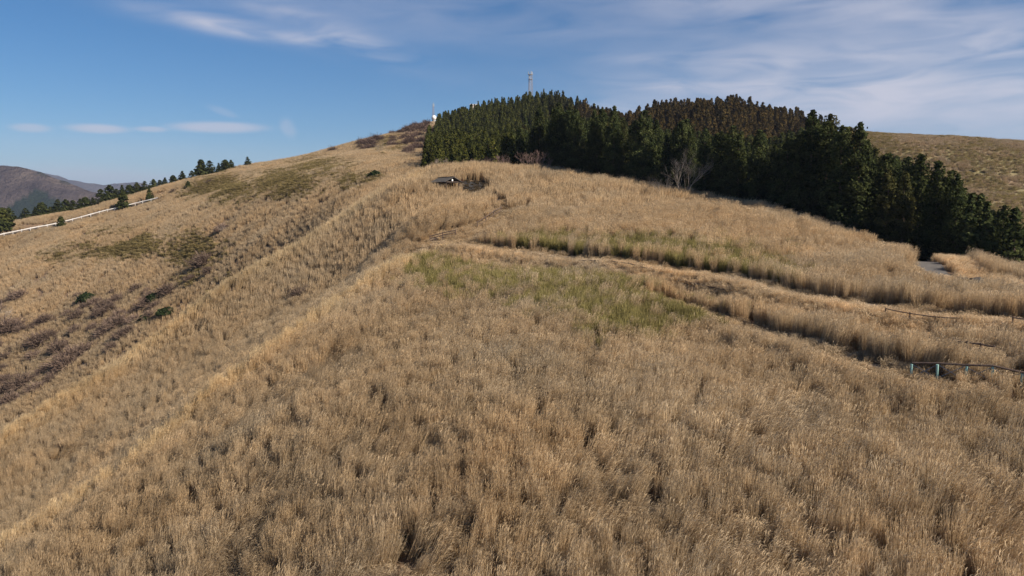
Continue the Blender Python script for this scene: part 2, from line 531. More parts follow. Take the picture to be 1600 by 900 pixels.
class MB:
    """collects boxes and tubes into one quad mesh"""

    def __init__(self):
        self.v, self.f = [], []

    def tube(self, pts, radii, sides=6, cap=True):
        pts = [Vector(p) for p in pts]
        base = len(self.v)
        for i, p in enumerate(pts):
            d = (pts[min(i + 1, len(pts) - 1)] - pts[max(i - 1, 0)]).normalized()
            a = d.orthogonal().normalized(); b2 = d.cross(a)
            r = radii[i] if isinstance(radii, (list, tuple)) else radii
            for k in range(sides):
                th = 2 * math.pi * k / sides
                self.v.append(tuple(p + a * (math.cos(th) * r) + b2 * (math.sin(th) * r)))
        for i in range(len(pts) - 1):
            for k in range(sides):
                k2 = (k + 1) % sides
                self.f.append((base + i * sides + k, base + i * sides + k2, base + (i + 1) * sides + k2, base + (i + 1) * sides + k))
        if cap and sides == 4:
            self.f.append((base + 3, base + 2, base + 1, base))
            e = base + (len(pts) - 1) * 4
            self.f.append((e, e + 1, e + 2, e + 3))
        elif cap:
            for e, sgn in ((base, -1), (base + (len(pts) - 1) * sides, 1)):
                idx = [e + k for k in range(sides)]
                for k in range(0, sides - 2, 2):
                    q = (idx[0], idx[k + 1], idx[k + 2], idx[(k + 3) % sides])
                    self.f.append(q if sgn > 0 else q[::-1])
        return self

    def box(self, c, size, rot=None):
        base = len(self.v)
        c = Vector(c)
        for sx in (-.5, .5):
            for sy in (-.5, .5):
                for sz in (-.5, .5):
                    p = Vector((sx * size[0], sy * size[1], sz * size[2]))
                    if rot is not None:
                        p = rot @ p
                    self.v.append(tuple(c + p))
        for q in ((0, 1, 3, 2), (4, 6, 7, 5), (0, 4, 5, 1), (2, 3, 7, 6), (0, 2, 6, 4), (1, 5, 7, 3)):
            self.f.append(tuple(base + i for i in q))
        return self

    def quadmesh(self, verts, faces):
        base = len(self.v)
        self.v += [tuple(p) for p in verts]
        self.f += [tuple(base + i for i in q) for q in faces]
        return self

    def mesh(self, name, m, smooth=False):
        me = bpy.data.meshes.new(name)
        me.from_pydata(self.v, [], [tuple(dict.fromkeys(q)) for q in self.f])
        me.materials.append(m)
        if smooth:
            for p in me.polygons:
                p.use_smooth = True
        me.update()
        return me

    def build(self, name, m, parent=None, smooth=False):
        return link(name, self.mesh(name, m, smooth), parent)


def link(name, me, parent=None):
    o = bpy.data.objects.new(name, me)
    COL.objects.link(o)
    if parent is not None:
        o.parent = parent
    return o


def tag(o, label=None, cat=None, group=None, kind=None):
    if label: o['label'] = label
    if cat: o['category'] = cat
    if group: o['group'] = group
    if kind: o['kind'] = kind
    return o


def empty(name, loc, rz=0.0):
    o = bpy.data.objects.new(name, None)
    COL.objects.link(o)
    o.empty_display_size = 0.3
    o.location = loc
    o.rotation_euler = (0, 0, rz)
    return o


ORD = ['first', 'second', 'third', 'fourth', 'fifth', 'sixth', 'seventh', 'eighth', 'ninth', 'tenth', 'eleventh', 'twelfth',
       'thirteenth', 'fourteenth', 'fifteenth', 'sixteenth', 'seventeenth', 'eighteenth', 'nineteenth', 'twentieth']
_T = {2: 'twent', 3: 'thirt', 4: 'fort', 5: 'fift', 6: 'sixt', 7: 'sevent', 8: 'eight', 9: 'ninet'}


def ordinal(i):      # 0 -> first
    i += 1
    if i <= 20: return ORD[i - 1]
    t10, d = divmod(i, 10)
    if t10 >= 10: return ('%d' % i) + 'th'
    return _T[t10] + ('ieth' if d == 0 else 'y-' + ORD[d - 1])


# ------------------------------------------------------------------ paths and clearings (plan shapes)
def smooth_line(pts, step=0.8):
    """Catmull-Rom through plan points"""
    P = np.array([p[:2] for p in pts], float)
    P = np.vstack([2 * P[0] - P[1], P, 2 * P[-1] - P[-2]])
    out = []
    for i in range(1, len(P) - 2):
        n = max(2, int(np.hypot(*(P[i + 1] - P[i])) / step))
        for s in np.linspace(0, 1, n, endpoint=False):
            out.append(0.5 * ((2 * P[i]) + (-P[i - 1] + P[i + 1]) * s + (2 * P[i - 1] - 5 * P[i] + 4 * P[i + 1] - P[i + 2]) * s ** 2
                              + (-P[i - 1] + 3 * P[i] - 3 * P[i + 1] + P[i + 2]) * s ** 3))
    out.append(P[-2])
    return np.array(out)


def dist_line(x, y, L, side=False):
    x = np.asarray(x, float); y = np.asarray(y, float)
    best = np.full(x.shape, 1e9); rad = np.zeros(x.shape)
    for a, b2 in zip(L[:-1], L[1:]):
        d = b2 - a; l2 = max(1e-9, d @ d)
        tt = np.clip(((x - a[0]) * d[0] + (y - a[1]) * d[1]) / l2, 0, 1)
        px, py = a[0] + tt * d[0], a[1] + tt * d[1]
        q = np.hypot(x - px, y - py)
        rad = np.where(q < best, np.hypot(px, py), rad)
        best = np.minimum(best, q)
    return (best, np.hypot(x, y) < rad) if side else best


UPPER = smooth_line([hit(*q) for q in [(1680, 530), (1500, 512), (1380, 496), (1260, 478), (1120, 444), (980, 421), (860, 409), (770, 398), (705, 384), (678, 378)]]
                    + [hit(690, 368), hit(740, 355), hit(775, 340), hit(788, 326), hit(768, 312), (hit(748, 306)[0], 136)])
LOWER = smooth_line([hit(*q) for q in [(1480, 600), (1390, 572), (1310, 548), (1230, 524), (1140, 492), (1075, 470), (1035, 458)]])
ROAD = smooth_line([hit(*q) for q in [(1720, 515), (1600, 468), (1525, 444), (1455, 422)]] + [hit(1385, 388), hit(1310, 362), (hit(1250, 352)[0] + 2, hit(1250, 352)[1] + 4)], 1.0)
_fr = [hit(u, v, 0, 240) for u, v in [(20, 366), (100, 350), (180, 330), (225, 319), (250, 313)]]
_fr = [_fr[0] - (_fr[1] - _fr[0]) * k for k in (2.0, 1.0)] + _fr
FAR_ROAD = smooth_line(_fr, 3.0)
HUT = at(690, 300, 138.5); HUT[2] = float(ground(HUT[0], HUT[1]))
CLEAR = [(HUT[0] - 1.0, HUT[1] + 0.3, 4.0, 1.9), (at(741, 300, 140)[0], 141.0, 3.0, 3.6)]      # ellipses cx, cy, rx, ry
PATCH = hit(612, 246, 0, 200)

def terrace(L, top, low, where):
    """bench the slope along a footpath: level tread with a bank falling away on the valley side"""
    global MZ
    near = (np.abs(MX) < 120) & (MY > 20) & (MY < 150)
    x, y = MX[near], MY[near]
    d, val = dist_line(x, y, L, True)
    dz = np.where(val, np.where(d < 4.6, top + (low - top) * sstep(2.2, 4.6, d), low * (1 - sstep(4.6, 13, d))), top * (1 - sstep(.7, 3.2, d)))
    MZ[near] = MZ[near] + dz * where(x, y)


_rz = ground(ROAD[:, 0], ROAD[:, 1])
_k = np.hanning(15); _k /= _k.sum()
_rz = np.convolve(np.pad(_rz, 7, mode='edge'), _k, 'valid') - .1
_m = (MX > 15) & (MX < 90) & (MY > 30) & (MY < 140)
_x, _y = MX[_m], MY[_m]
_best = np.full(_x.shape, 1e9); _zz = np.zeros(_x.shape)
for (px_, py_), pz_ in zip(ROAD, _rz):                    # level the ground under the paved road
    q_ = np.hypot(_x - px_, _y - py_)
    _zz = np.where(q_ < _best, pz_, _zz); _best = np.minimum(_best, q_)
_w = 1 - sstep(2.6, 6.0, _best)
MZ[_m] = MZ[_m] * (1 - _w) + _zz * _w
SPUR1 = np.array([at(u_, v_, Y_)[:2] for u_, v_, Y_ in [(690, 372, 101), (640, 402, 97), (540, 465, 88), (400, 560, 77), (300, 632, 71), (200, 712, 65), (90, 780, 62), (0, 830, 60), (-80, 880, 58)]])
SPUR2 = np.array([at(u_, v_, Y_)[:2] for u_, v_, Y_ in [(630, 284, 147), (540, 335, 143), (450, 388, 138), (350, 442, 132), (270, 495, 127), (200, 545, 121), (100, 606, 114), (0, 662, 108), (-90, 710, 102)]])
_m = (np.abs(MX) < 130) & (MY > 20) & (MY < 170)
_x, _y = MX[_m], MY[_m]
_d1, _d2 = dist_line(_x, _y, SPUR1), dist_line(_x, _y, SPUR2)
MZ[_m] += 1.0 * np.exp(-(_d1 / 2.6) ** 2) * sstep(50, 62, _y) * (1 - sstep(92, 100, _y)) + 1.2 * np.exp(-(_d2 / 4.5) ** 2) * (1 - sstep(136, 146, _y))
terrace(UPPER, .65, -.6, lambda x, y: 1 - sstep(96, 108, y))
terrace(LOWER, -.25, -1.0, lambda x, y: sstep(0, 14, x))
HUT[2] = float(ground(HUT[0], HUT[1]))

# ------------------------------------------------------------------ terrain sheet
nx, ny = len(GX), len(GY)
idx = np.arange(nx * ny).reshape(ny, nx)
faces = np.stack([idx[:-1, :-1], idx[:-1, 1:], idx[1:, 1:], idx[1:, :-1]], -1).reshape(-1, 4)


def olive_field(x, y):
    """bamboo-grass patches on the far slopes (0..1)"""
    x = np.asarray(x, float); y = np.asarray(y, float)
    f = np.zeros(x.shape)
    z = ground(x, y)
    u, v, d = project(x, np.maximum(y, 5), z)
    n = fbm(x / 14, y / 14, 4, 41)
    for cu, cv, ru, rv, g in [(345, 300, 60, 26, 1.0), (190, 385, 80, 26, 1.0), (445, 290, 60, 28, 0.9), (300, 395, 60, 34, 0.8), (500, 265, 60, 20, 0.8),
                              (90, 400, 50, 22, 0.4), (320, 440, 50, 22, 0.7), (600, 225, 60, 20, 0.6), (560, 285, 50, 18, 0.6)]:
        f = np.maximum(f, g * np.exp(-(((u - cu) / ru) ** 2 + ((v - cv) / rv) ** 2)) * (y > 160))
    right = (x > 95) * (y > 180) * 0.62
    f = np.maximum(f, right)
    return np.clip((f - 0.18) * 1.6, 0, 1) * np.clip((n - 0.28) * 4.5, 0, 1)


me = mesh_np('hillside', np.stack([MX, MY, MZ], -1).reshape(-1, 3), faces, M['soil'], smooth=True)
a = me.attributes.new('olive', 'FLOAT', 'POINT')
a.data.foreach_set('value', olive_field(MX, MY).ravel().astype(np.float32))
hill = tag(link('hillside', me), kind='structure')


def ribbon(name, L, half, lift, m, kind='structure', rows=3):
    L = np.asarray(L)
    T = np.gradient(L, axis=0); T /= np.hypot(T[:, 0], T[:, 1])[:, None] + 1e-9
    N = np.stack([-T[:, 1], T[:, 0]], -1)
    off = np.linspace(-half, half, rows)
    V = []
    for o in off:
        p = L + N * o
        V.append(np.column_stack([p, ground(p[:, 0], p[:, 1])]))
    V = np.array(V)
    V[:, :, 2] = V[:, :, 2] * 0.35 + V[:, :, 2].max(0)[None] * 0.65 + lift
    n = len(L)
    ix = np.arange(rows * n).reshape(rows, n)
    F = np.stack([ix[:-1, :-1], ix[:-1, 1:], ix[1:, 1:], ix[1:, :-1]], -1).reshape(-1, 4)
    return tag(link(name, mesh_np(name, V.reshape(-1, 3), F, m, smooth=True)), kind=kind), V


ribbon('path', UPPER, 0.7, 0.06, M['path'])
ribbon('path', LOWER, 0.55, 0.05, M['path'])
road, RV = ribbon('road', ROAD, 1.35, 0.05, M['asphalt'])
froad, FV = ribbon('road', FAR_ROAD, 1.8, 0.1, M['asphalt'])
# black drain kerb along the far side of the near road
mb = MB()
side = RV[0] if RV[0][:, 1].mean() > RV[-1][:, 1].mean() else RV[-1]
for p, q in zip(side[:-1], side[1:]):
    p = Vector(p); q = Vector(q)
    mb.box((p + q) / 2 + Vector((0, 0, 0.26)), ((q - p).length * 1.02, 0.24, 0.6), (q - p).to_track_quat('X', 'Z').to_matrix())
tag(mb.build('kerb', M['black_kerb']), kind='structure')


def pad(name, cx, cy, rx, ry, lift, m, n=28):
    V = [(cx, cy)]; F = []
    rings = 5
    for r in range(1, rings + 1):
        for k in range(n):
            th = 2 * math.pi * k / n
            w = r / rings * (1 + 0.14 * math.sin(3 * th + cx) + 0.08 * math.sin(5 * th + cy))
            V.append((cx + rx * w * math.cos(th), cy + ry * w * math.sin(th)))
    V = np.array(V); V = np.column_stack([V, ground(V[:, 0], V[:, 1]) + lift])
    for k in range(n):
        F.append((0, 1 + k, 1 + (k + 1) % n))
    for r in range(1, rings):
        for k in range(n):
            a0 = 1 + (r - 1) * n; a1 = 1 + r * n; k2 = (k + 1) % n
            F.append((a0 + k, a1 + k, a1 + k2, a0 + k2))
    me = bpy.data.meshes.new(name); me.from_pydata([tuple(p) for p in V], [], F); me.materials.append(m)
    for p in me.polygons: p.use_smooth = True
    return tag(link(name, me), kind='structure')


for i, c in enumerate(CLEAR):
    pad('gravel_clearing', c[0], c[1], c[2] + .4, c[3] + .4, 0.05 + 0.012 * i, M['shaded_gravel'])
pad('gravel_clearing', PATCH[0], PATCH[1], 5.5, 9, 0.2, M['shaded_gravel'])

# ------------------------------------------------------------------ mountains
def mountain_mat(name, stops, green=None, scale=0.012):
    m = mat(name); t = NT(m)
    pos = t.n('ShaderNodeNewGeometry').outputs['Position']
    f = t.noise(scale, 8, pos, 0.65)
    c = t.ramp(f, stops)
    if green:
        a = t.n('ShaderNodeAttribute', attribute_name='shade').outputs['Fac']
        c = t.mixc(a, c, green)
    b = t.n('ShaderNodeBsdfDiffuse', {'Color': c})
    bn = t.n('ShaderNodeBump', {'Height': t.noise(scale * 3, 6, pos, 0.7), 'Strength': 1.0, 'Distance': 60.0})
    t.t.links.new(bn.outputs[0], b.inputs['Normal'])
    t.out(b.outputs[0])
    return m


def mountain(name, crest, Y, depth_front, depth_back, zlow, m, seed, rough, green=None, n=220, rows=70):
    """a ridge whose crest line passes through given pixels at distance Y"""
    cu = np.array([c[0] for c in crest], float)
    cv = np.array([c[1] for c in crest], float)
    u = np.linspace(cu[0], cu[-1], n)
    # smooth interpolation of the crest
    v = np.interp(u, cu, cv)
    ker = np.hanning(11); ker /= ker.sum()
    v = np.convolve(np.pad(v, 5, mode='edge'), ker, 'valid')
    xs = (u - 800) / FPX * Y
    zc = np.array([at(a_, b_, Y)[2] for a_, b_ in zip(u, v)])
    s = np.concatenate([np.linspace(-1, 0, int(rows * .65), endpoint=False), np.linspace(0, 1, int(rows * .35))])
    V = np.zeros((len(s), n, 3)); sh = np.zeros((len(s), n))
    for i, si in enumerate(s):
        w = abs(si)
        y = Y + (si * depth_front if si < 0 else si * depth_back)
        z = zlow + (zc - zlow) * (1 - w) ** 1.15
        env = min(1.0, w * 5) * (1 - w * .5)
        rid = np.abs(fbm(xs / (rough * 9) + si * .6, np.full(n, y / (rough * 16)), 5, seed) - .5) * 2
        z = z - rid * rough * 1.6 * env + (fbm(xs / (rough * .6), np.full(n, y / (rough * .6)), 3, seed + 5) - .5) * rough * 0.22
        V[i, :, 0] = xs * (y / Y); V[i, :, 1] = y; V[i, :, 2] = z
    if green is not None:
        pu, pv, _ = project(V[..., 0], V[..., 1], V[..., 2])
        sh = green(pu, pv)
        sh[int(rows * .65) + 1:] *= 0
    ix = np.arange(len(s) * n).reshape(len(s), n)
    F = np.stack([ix[:-1, :-1], ix[:-1, 1:], ix[1:, 1:], ix[1:, :-1]], -1).reshape(-1, 4)
    return tag(link(name, mesh_np(name, V.reshape(-1, 3), F, m, shade=sh.ravel(), smooth=True)), kind='structure')


def cedar_patch(u, v):
    tri = (v > 293 + np.abs(u - 60) * 0.62) * (v > 290)
    n = fbm(u / 9, v / 9, 3, 4)
    edge = ((np.abs(v - (258 + np.maximum(0, u - 25) * .315)) < 2.2) & (u > 50) & (n > .45)) * .8
    return np.clip(tri * 1.0 + edge, 0, 1)


MM1 = mountain_mat('winter_wood', [(0.3, (0.062, 0.050, 0.048)), (0.5, (0.11, 0.088, 0.08)), (0.7, (0.17, 0.135, 0.108))], (0.030, 0.043, 0.027), 0.011)
MM2 = mountain_mat('distant_wood', [(0.3, (0.06, 0.055, 0.05)), (0.7, (0.12, 0.10, 0.085))], None, 0.004)
mountain('mountain', [(-420, 345), (-250, 300), (-120, 275), (-40, 262), (0, 259), (30, 258), (60, 266), (110, 284), (150, 300), (200, 318), (260, 342), (420, 392)], 2600, 1100, 1500, -330, MM1, 3, 85, cedar_patch)
mountain('mountain', [(-500, 300), (-300, 270), (-100, 262), (0, 258), (40, 260), (90, 274), (130, 284), (165, 290), (200, 285), (222, 283), (240, 290), (280, 305), (420, 330), (700, 345), (1200, 350)], 7000, 2600, 2500, -500, MM2, 8, 130)

# ------------------------------------------------------------------ conifers
def sprays(P, Nrm, size, aspect, rs, droop=0.5):
    """leaf-spray diamonds at points P facing roughly Nrm"""
    n = len(P)
    t1 = rs.normal(size=(n, 3)); Nn = Nrm + rs.normal(size=(n, 3)) * 0.55
    Nn /= np.linalg.norm(Nn, axis=1)[:, None]
    out = Nrm.copy(); out[:, 2] -= droop; out += rs.normal(size=(n, 3)) * .5
    out -= Nn * (out * Nn).sum(1)[:, None]
    out /= np.linalg.norm(out, axis=1)[:, None] + 1e-9
    sd = np.cross(Nn, out)
    L = (size * (0.6 + 0.8 * rs.random(n)))[:, None]
    W = L * aspect
    V = np.stack([P - out * L * .5, P + sd * W * .5, P + out * L * .5 + Nn * L * .08, P - sd * W * .5], 1).reshape(-1, 3)
    F = np.arange(4 * n).reshape(n, 4)
    return V, F


def conifer_crown(h, r, n, size, seed, pointed=0.8, base=0.06, lump=0.4):
    rs = np.random.default_rng(seed)
    # whorls of boughs: each bough is a lobe of sprays
    nb = int(130 * (h / 15) ** .7)
    tb = np.sort(base + (1 - base) * rs.random(nb) ** 1.25)
    ab = (np.arange(nb) * 2.39996 + rs.random(nb) * .8)
    prof = lambda t: r * np.clip(1 - t, 0, 1) ** pointed * np.minimum(1, (t - base * .3) / 0.14 + 0.25)
    k = rs.choice(nb, n, p=(prof(tb) + .25) / (prof(tb) + .25).sum())
    lm = lump * (0.35 + 0.65 * (1 - tb[k]))
    rb = (prof(tb[k]) + .3 * (1 - tb[k])) * (1 - lm + lm * 1.3 * _hash(k, k * 3, seed))
    q = rs.random(n) ** 0.55
    rad = rb * q
    wid = 0.36 + 0.16 * rb
    ang = ab[k] + rs.normal(size=n) * (wid / (rad + .5)) * .7
    z = tb[k] * h + rs.normal(size=n) * h * .018 + 0.28 * rad - 0.10 * rad ** 2 / r
    z = np.clip(z, base * h * .4, h * 0.985)
    P = np.column_stack([np.cos(ang) * rad, np.sin(ang) * rad, z])
    Nr = np.column_stack([np.cos(ang), np.sin(ang), np.full(n, .75)]); Nr /= np.linalg.norm(Nr, axis=1)[:, None]
    # leader
    m2 = max(12, n // 60)
    P2 = np.column_stack([rs.normal(size=m2) * .12, rs.normal(size=m2) * .12, h * (1 - .07 * rs.random(m2))])
    N2_ = rs.normal(size=(m2, 3)); N2_ /= np.linalg.norm(N2_, axis=1)[:, None]
    V, F = sprays(np.vstack([P, P2]), np.vstack([Nr, N2_]), size, 0.62, rs)
    lobe = _hash(np.append(k, np.zeros(m2, int)), np.append(k * 7, np.zeros(m2, int)), seed + 2)
    sh = np.clip(0.18 + 0.5 * lobe + 0.35 * rs.random(len(P) + m2), 0, 1)
    return V, F, np.repeat(sh, 4)


def trunk_mesh(name, h, r0, m, sides=7, limbs=10, seed=0, rr=2.0):
    rd = random.Random(seed)
    mb = MB()
    pts, rad = [], []
    for i in range(7):
        tt = i / 6
        pts.append((rd.uniform(-.05, .05) * tt * 2, rd.uniform(-.05, .05) * tt * 2, -0.6 + (h * .97 + .6) * tt)); rad.append(r0 * (1 - tt) ** .8 + .015)
    mb.tube(pts, rad, sides)
    for k in range(limbs):
        z0 = h * (0.15 + 0.7 * k / limbs); an = k * 2.4; L = rr * (1 - z0 / h) * .8
        mb.tube([(0, 0, z0), (math.cos(an) * L * .5, math.sin(an) * L * .5, z0 + .22 * L), (math.cos(an) * L, math.sin(an) * L, z0 + .3 * L)], [r0 * .25, r0 * .15, .01], 4)
    return mb.mesh(name, m)


# big cedars (unit: metres), mid plantation trees, small ridge trees
BIG = []
for i in range(5):
    h = 16.0; r = [3.5, 3.2, 3.9, 3.4, 4.1][i]
    V, F, S = conifer_crown(h, r, 9500, 0.36, 100 + i, [0.52, 0.62, 0.48, 0.55, 0.46][i], 0.03, 0.55)
    BIG.append((mesh_np('crown', V, F, M['needles'], S), trunk_mesh('trunk', h, .26, M['bark'], seed=i, rr=r), h))
MID = []
for i in range(4):
    h = 10.0; r = [1.9, 2.1, 1.75, 2.2][i]
    V, F, S = conifer_crown(h, r, 1900, 0.5, 200 + i, [0.66, 0.6, 0.74, 0.58][i], 0.05, 0.35)
    MID.append((mesh_np('crown', V, F, M['needles'], S), trunk_mesh('trunk', h, .18, M['bark'], 6, 6, seed=20 + i, rr=r), h))
ROUND = []
for i in range(3):
    h = 5.0; r = [2.0, 2.3, 1.9][i]
    V, F, S = conifer_crown(h, r, 1500, 0.6, 300 + i, [0.5, 0.45, 0.55][i], 0.05, 0.3)
    ROUND.append((mesh_np('crown', V, F, M['needles'], S), trunk_mesh('trunk', h, .16, M['bark'], 6, 6, seed=40 + i, rr=r), h))


def place_tree(name, kit, x, y, z, height, rz, tint, wide=1.0, sink=0.0):
    cm, tm, h0 = kit
    s = height / h0
    o = empty(name, (x, y, z - sink), rz)
    o.scale = (s * wide, s * wide, s)
    c = link('crown', cm, o); c.color = (*tint, 1)
    link('trunk', tm, o)
    return o


# forest layout in plan
def edge_line():
    E = [at(660, 250, 186), at(760, 250, 182), at(850, 268, 168), at(930, 285, 150), at(1050, 300, 138), at(1200, 330, 118), at(1300, 353, 107), at(1400, 372, 97), at(1500, 395, 88), at(1610, 420, 82)]
    return np.array([e[:2] for e in E])


EDGE = edge_line()


def inside(x, y, poly):
    x = np.asarray(x); y = np.asarray(y)
    r = np.zeros(x.shape, bool); j = len(poly) - 1
    for i in range(len(poly)):
        xi, yi = poly[i]; xj, yj = poly[j]
        c = ((yi > y) != (yj > y)) & (x < (xj - xi) * (y - yi) / (yj - yi + 1e-12) + xi)
        r ^= c; j = i
    return r


FOREST = np.vstack([EDGE, [(100, 90), (104, 130), (110, 190), (125, 260), (150, 330), (140, 420), (60, 480), (-20, 490)], [at(692, 186, 470)[:2], at(682, 205, 400)[:2], at(672, 232, 280)[:2]]])
cand = []
for gy in np.arange(70, 500, 3.7):
    sp = 3.7
    for gx in np.arange(-60, 170, sp):
        cand.append((gx + rng.uniform(-1.3, 1.3), gy + rng.uniform(-1.3, 1.3)))
cand = np.array(cand)
cand = cand[inside(cand[:, 0], cand[:, 1], FOREST)]
# big trees need more room near the front
keep = []
for x, y in cand:
    big = sstep(230, 170, y + max(0, -x) * 3)
    if rng.random() < 1 - (0.42 if x < 45 else 0.1) * big: keep.append((x, y))
cand = np.array(keep)
# a closed front row along the grass edge
front = []
Lf = smooth_line(EDGE, 0.5)
acc = 0
for a_, b_ in zip(Lf[:-1], Lf[1:]):
    acc += np.hypot(*(b_ - a_))
    if acc > 3.0:
        acc = rng.uniform(-.6, .6); front.append((b_[0] + rng.uniform(-.4, 1.2), b_[1] + rng.uniform(-.4, 1.2)))
nf = len(front)
cand = np.vstack([np.array(front), cand])
cz = ground(cand[:, 0], cand[:, 1])
un, vn, _ = project(cand[:, 0], cand[:, 1], cz)
hN = fbm(cand[:, 0] / 18, cand[:, 1] / 18, 2, 12)
TH = np.where(cand[:, 1] < 240, np.interp(un, [660, 760, 830, 900, 960, 1030, 1100, 1160, 1215, 1255, 1330, 1400, 1500, 1600], [7.5, 9, 12.5, 13.5, 12.5, 12.5, 12.5, 12, 12, 15.5, 15.5, 14.2, 12.2, 10.5]), np.interp(un, [680, 850, 950, 1100, 1250], [9, 10, 12.5, 13, 14]))
TH = TH * (0.84 + 0.32 * hN) * (0.84 + 0.32 * rng.random(len(cand)))
far_t = (cand[:, 1] > 235) | (TH < 10.5)
TR = np.where(far_t, TH * 0.20, TH * 0.185)

# who shows: paint the trees front to back on a small canvas
cw, ch = 800, 450
canvas = np.zeros((ch, cw), np.int32) - 1
order = np.argsort(cand[:, 1])
# the near crest hides the feet of the trees
cover = np.full(cw, 450.0)
ys = np.concatenate([np.arange(20, 165, .5)])
for c in range(cw):
    d = pix_dir(c * 2 + 1, 450)
    x = d[0] * ys
    lim = ys < np.interp(x, EDGE[::-1][:, 0][::-1], EDGE[::-1][:, 1][::-1]) - 2 if True else ys < 1e9
    _, v, _ = project(x, ys, ground(x, ys) + 1.4)
    v = np.where(lim, v, 9e9)
    cover[c] = v.min() / 2
for t_i in order:
    x, y = cand[t_i]; z = cz[t_i]
    u0, v0, d0 = project(x, y, z); u1, v1, _ = project(x, y, z + TH[t_i])
    hw = TR[t_i] * FPX / d0
    r0, r1 = int(max(0, v1 / 2)), int(min(ch, v0 / 2))
    for rr in range(r0, r1):
        w = hw * min(1, (rr * 2 - v1) / max(1, (v0 - v1)) * 1.3 + .1) / 2
        c0, c1 = int(max(0, u0 / 2 - w)), int(min(cw - 1, u0 / 2 + w))
        if c1 < c0: continue
        seg = canvas[rr, c0:c1 + 1]
        okm = (seg < 0) & (cover[c0:c1 + 1] > rr)
        seg[okm] = t_i
vis = np.bincount(canvas[canvas >= 0], minlength=len(cand))
ranked = np.argsort(-vis)
single = [t_i for t_i in ranked[:300] if vis[t_i] > 0]
single_set = set(single)


def tint_for(i):
    u, v, y = un[i], vn[i], cand[i][1]
    n = fbm(cand[i][0] / 11, cand[i][1] / 11, 2, 77); rnd = rng.random()
    green = np.array([.95, .95, .95])
    red = np.array([1.62, 0.84, 0.78])
    yel = np.array([1.45, 1.22, 0.75])
    w_red = 0.0; w_yel = 0.12 * rnd
    if y > 300 and u > 940: w_red = 0.72 + .25 * rnd                                      # russet knoll
    elif y > 240 and 860 < u < 1010: w_red = 0.25 + 0.5 * (n > .5)
    elif y > 240 or (u < 800): w_yel = 0.55 + .4 * rnd; w_red = 0.12 * (rnd > .8)        # young plantation
    else: w_red = 0.55 * (n > .66) * rnd
    c = green * (1 - w_red) + red * w_red
    c = c * (1 - w_yel) + yel * w_yel
    return c * (0.85 + 0.4 * rng.random())


tints = np.array([tint_for(i) for i in range(len(cand))])
single.sort(key=lambda i: un[i])
n_front = 0
frow = [i for i in single if i < nf]
cnt = {}
skyline = set(int(canvas[np.argmax(canvas[:, c] >= 0), c]) for c in range(cw) if (canvas[:, c] >= 0).any())
for i in single:
    x, y = cand[i]
    kit = (MID if far_t[i] else BIG)[int(rng.integers(0, 4 if far_t[i] else 5))]
    o = place_tree('cedar_tree', kit, x, y, cz[i], TH[i], rng.random() * 6.28, tints[i], TR[i] / (TH[i] * (0.195 if far_t[i] else 0.19)), 0.3)
    if i in frow:
        k = frow.index(i)
        lab = 'dark cedar in the front row of the forest, %s from the left' % ordinal(k)
        grp = 'cedars along the forest edge'
    elif y > 300 and un[i] > 940 and i in skyline:
        lab, grp = 'russet cedar on the skyline of the rounded knoll, %s from the left' % ordinal(cnt.setdefault('k', 0)), 'russet cedars on the knoll'; cnt['k'] += 1
    elif y > 300 and un[i] > 940:
        lab, grp = 'russet brown cedar in the close stand on the knoll, below its skyline trees', 'russet cedars on the knoll'
    elif (y > 235 or un[i] < 800) and i in skyline:
        lab, grp = 'small cedar on the skyline of the plantation hill, %s from the left' % ordinal(cnt.setdefault('p', 0)), 'plantation cedars on the hill'; cnt['p'] += 1
    elif y > 235 or un[i] < 800:
        lab, grp = 'small olive green cedar in the plantation under the lattice tower, below its skyline trees', 'plantation cedars on the hill'
    elif un[i] > 1230:
        lab, grp = 'tall dark cedar behind the front row above the paved road, %s from the left' % ordinal(cnt.setdefault('r', 0)), 'tall cedars beside the road'; cnt['r'] += 1
    else:
        lab, grp = 'dark cedar in mid forest behind the front row, %s from the left' % ordinal(cnt.setdefault('m', 0)), 'cedars inside the forest'; cnt['m'] += 1
    tag(o, lab, 'tree', grp)


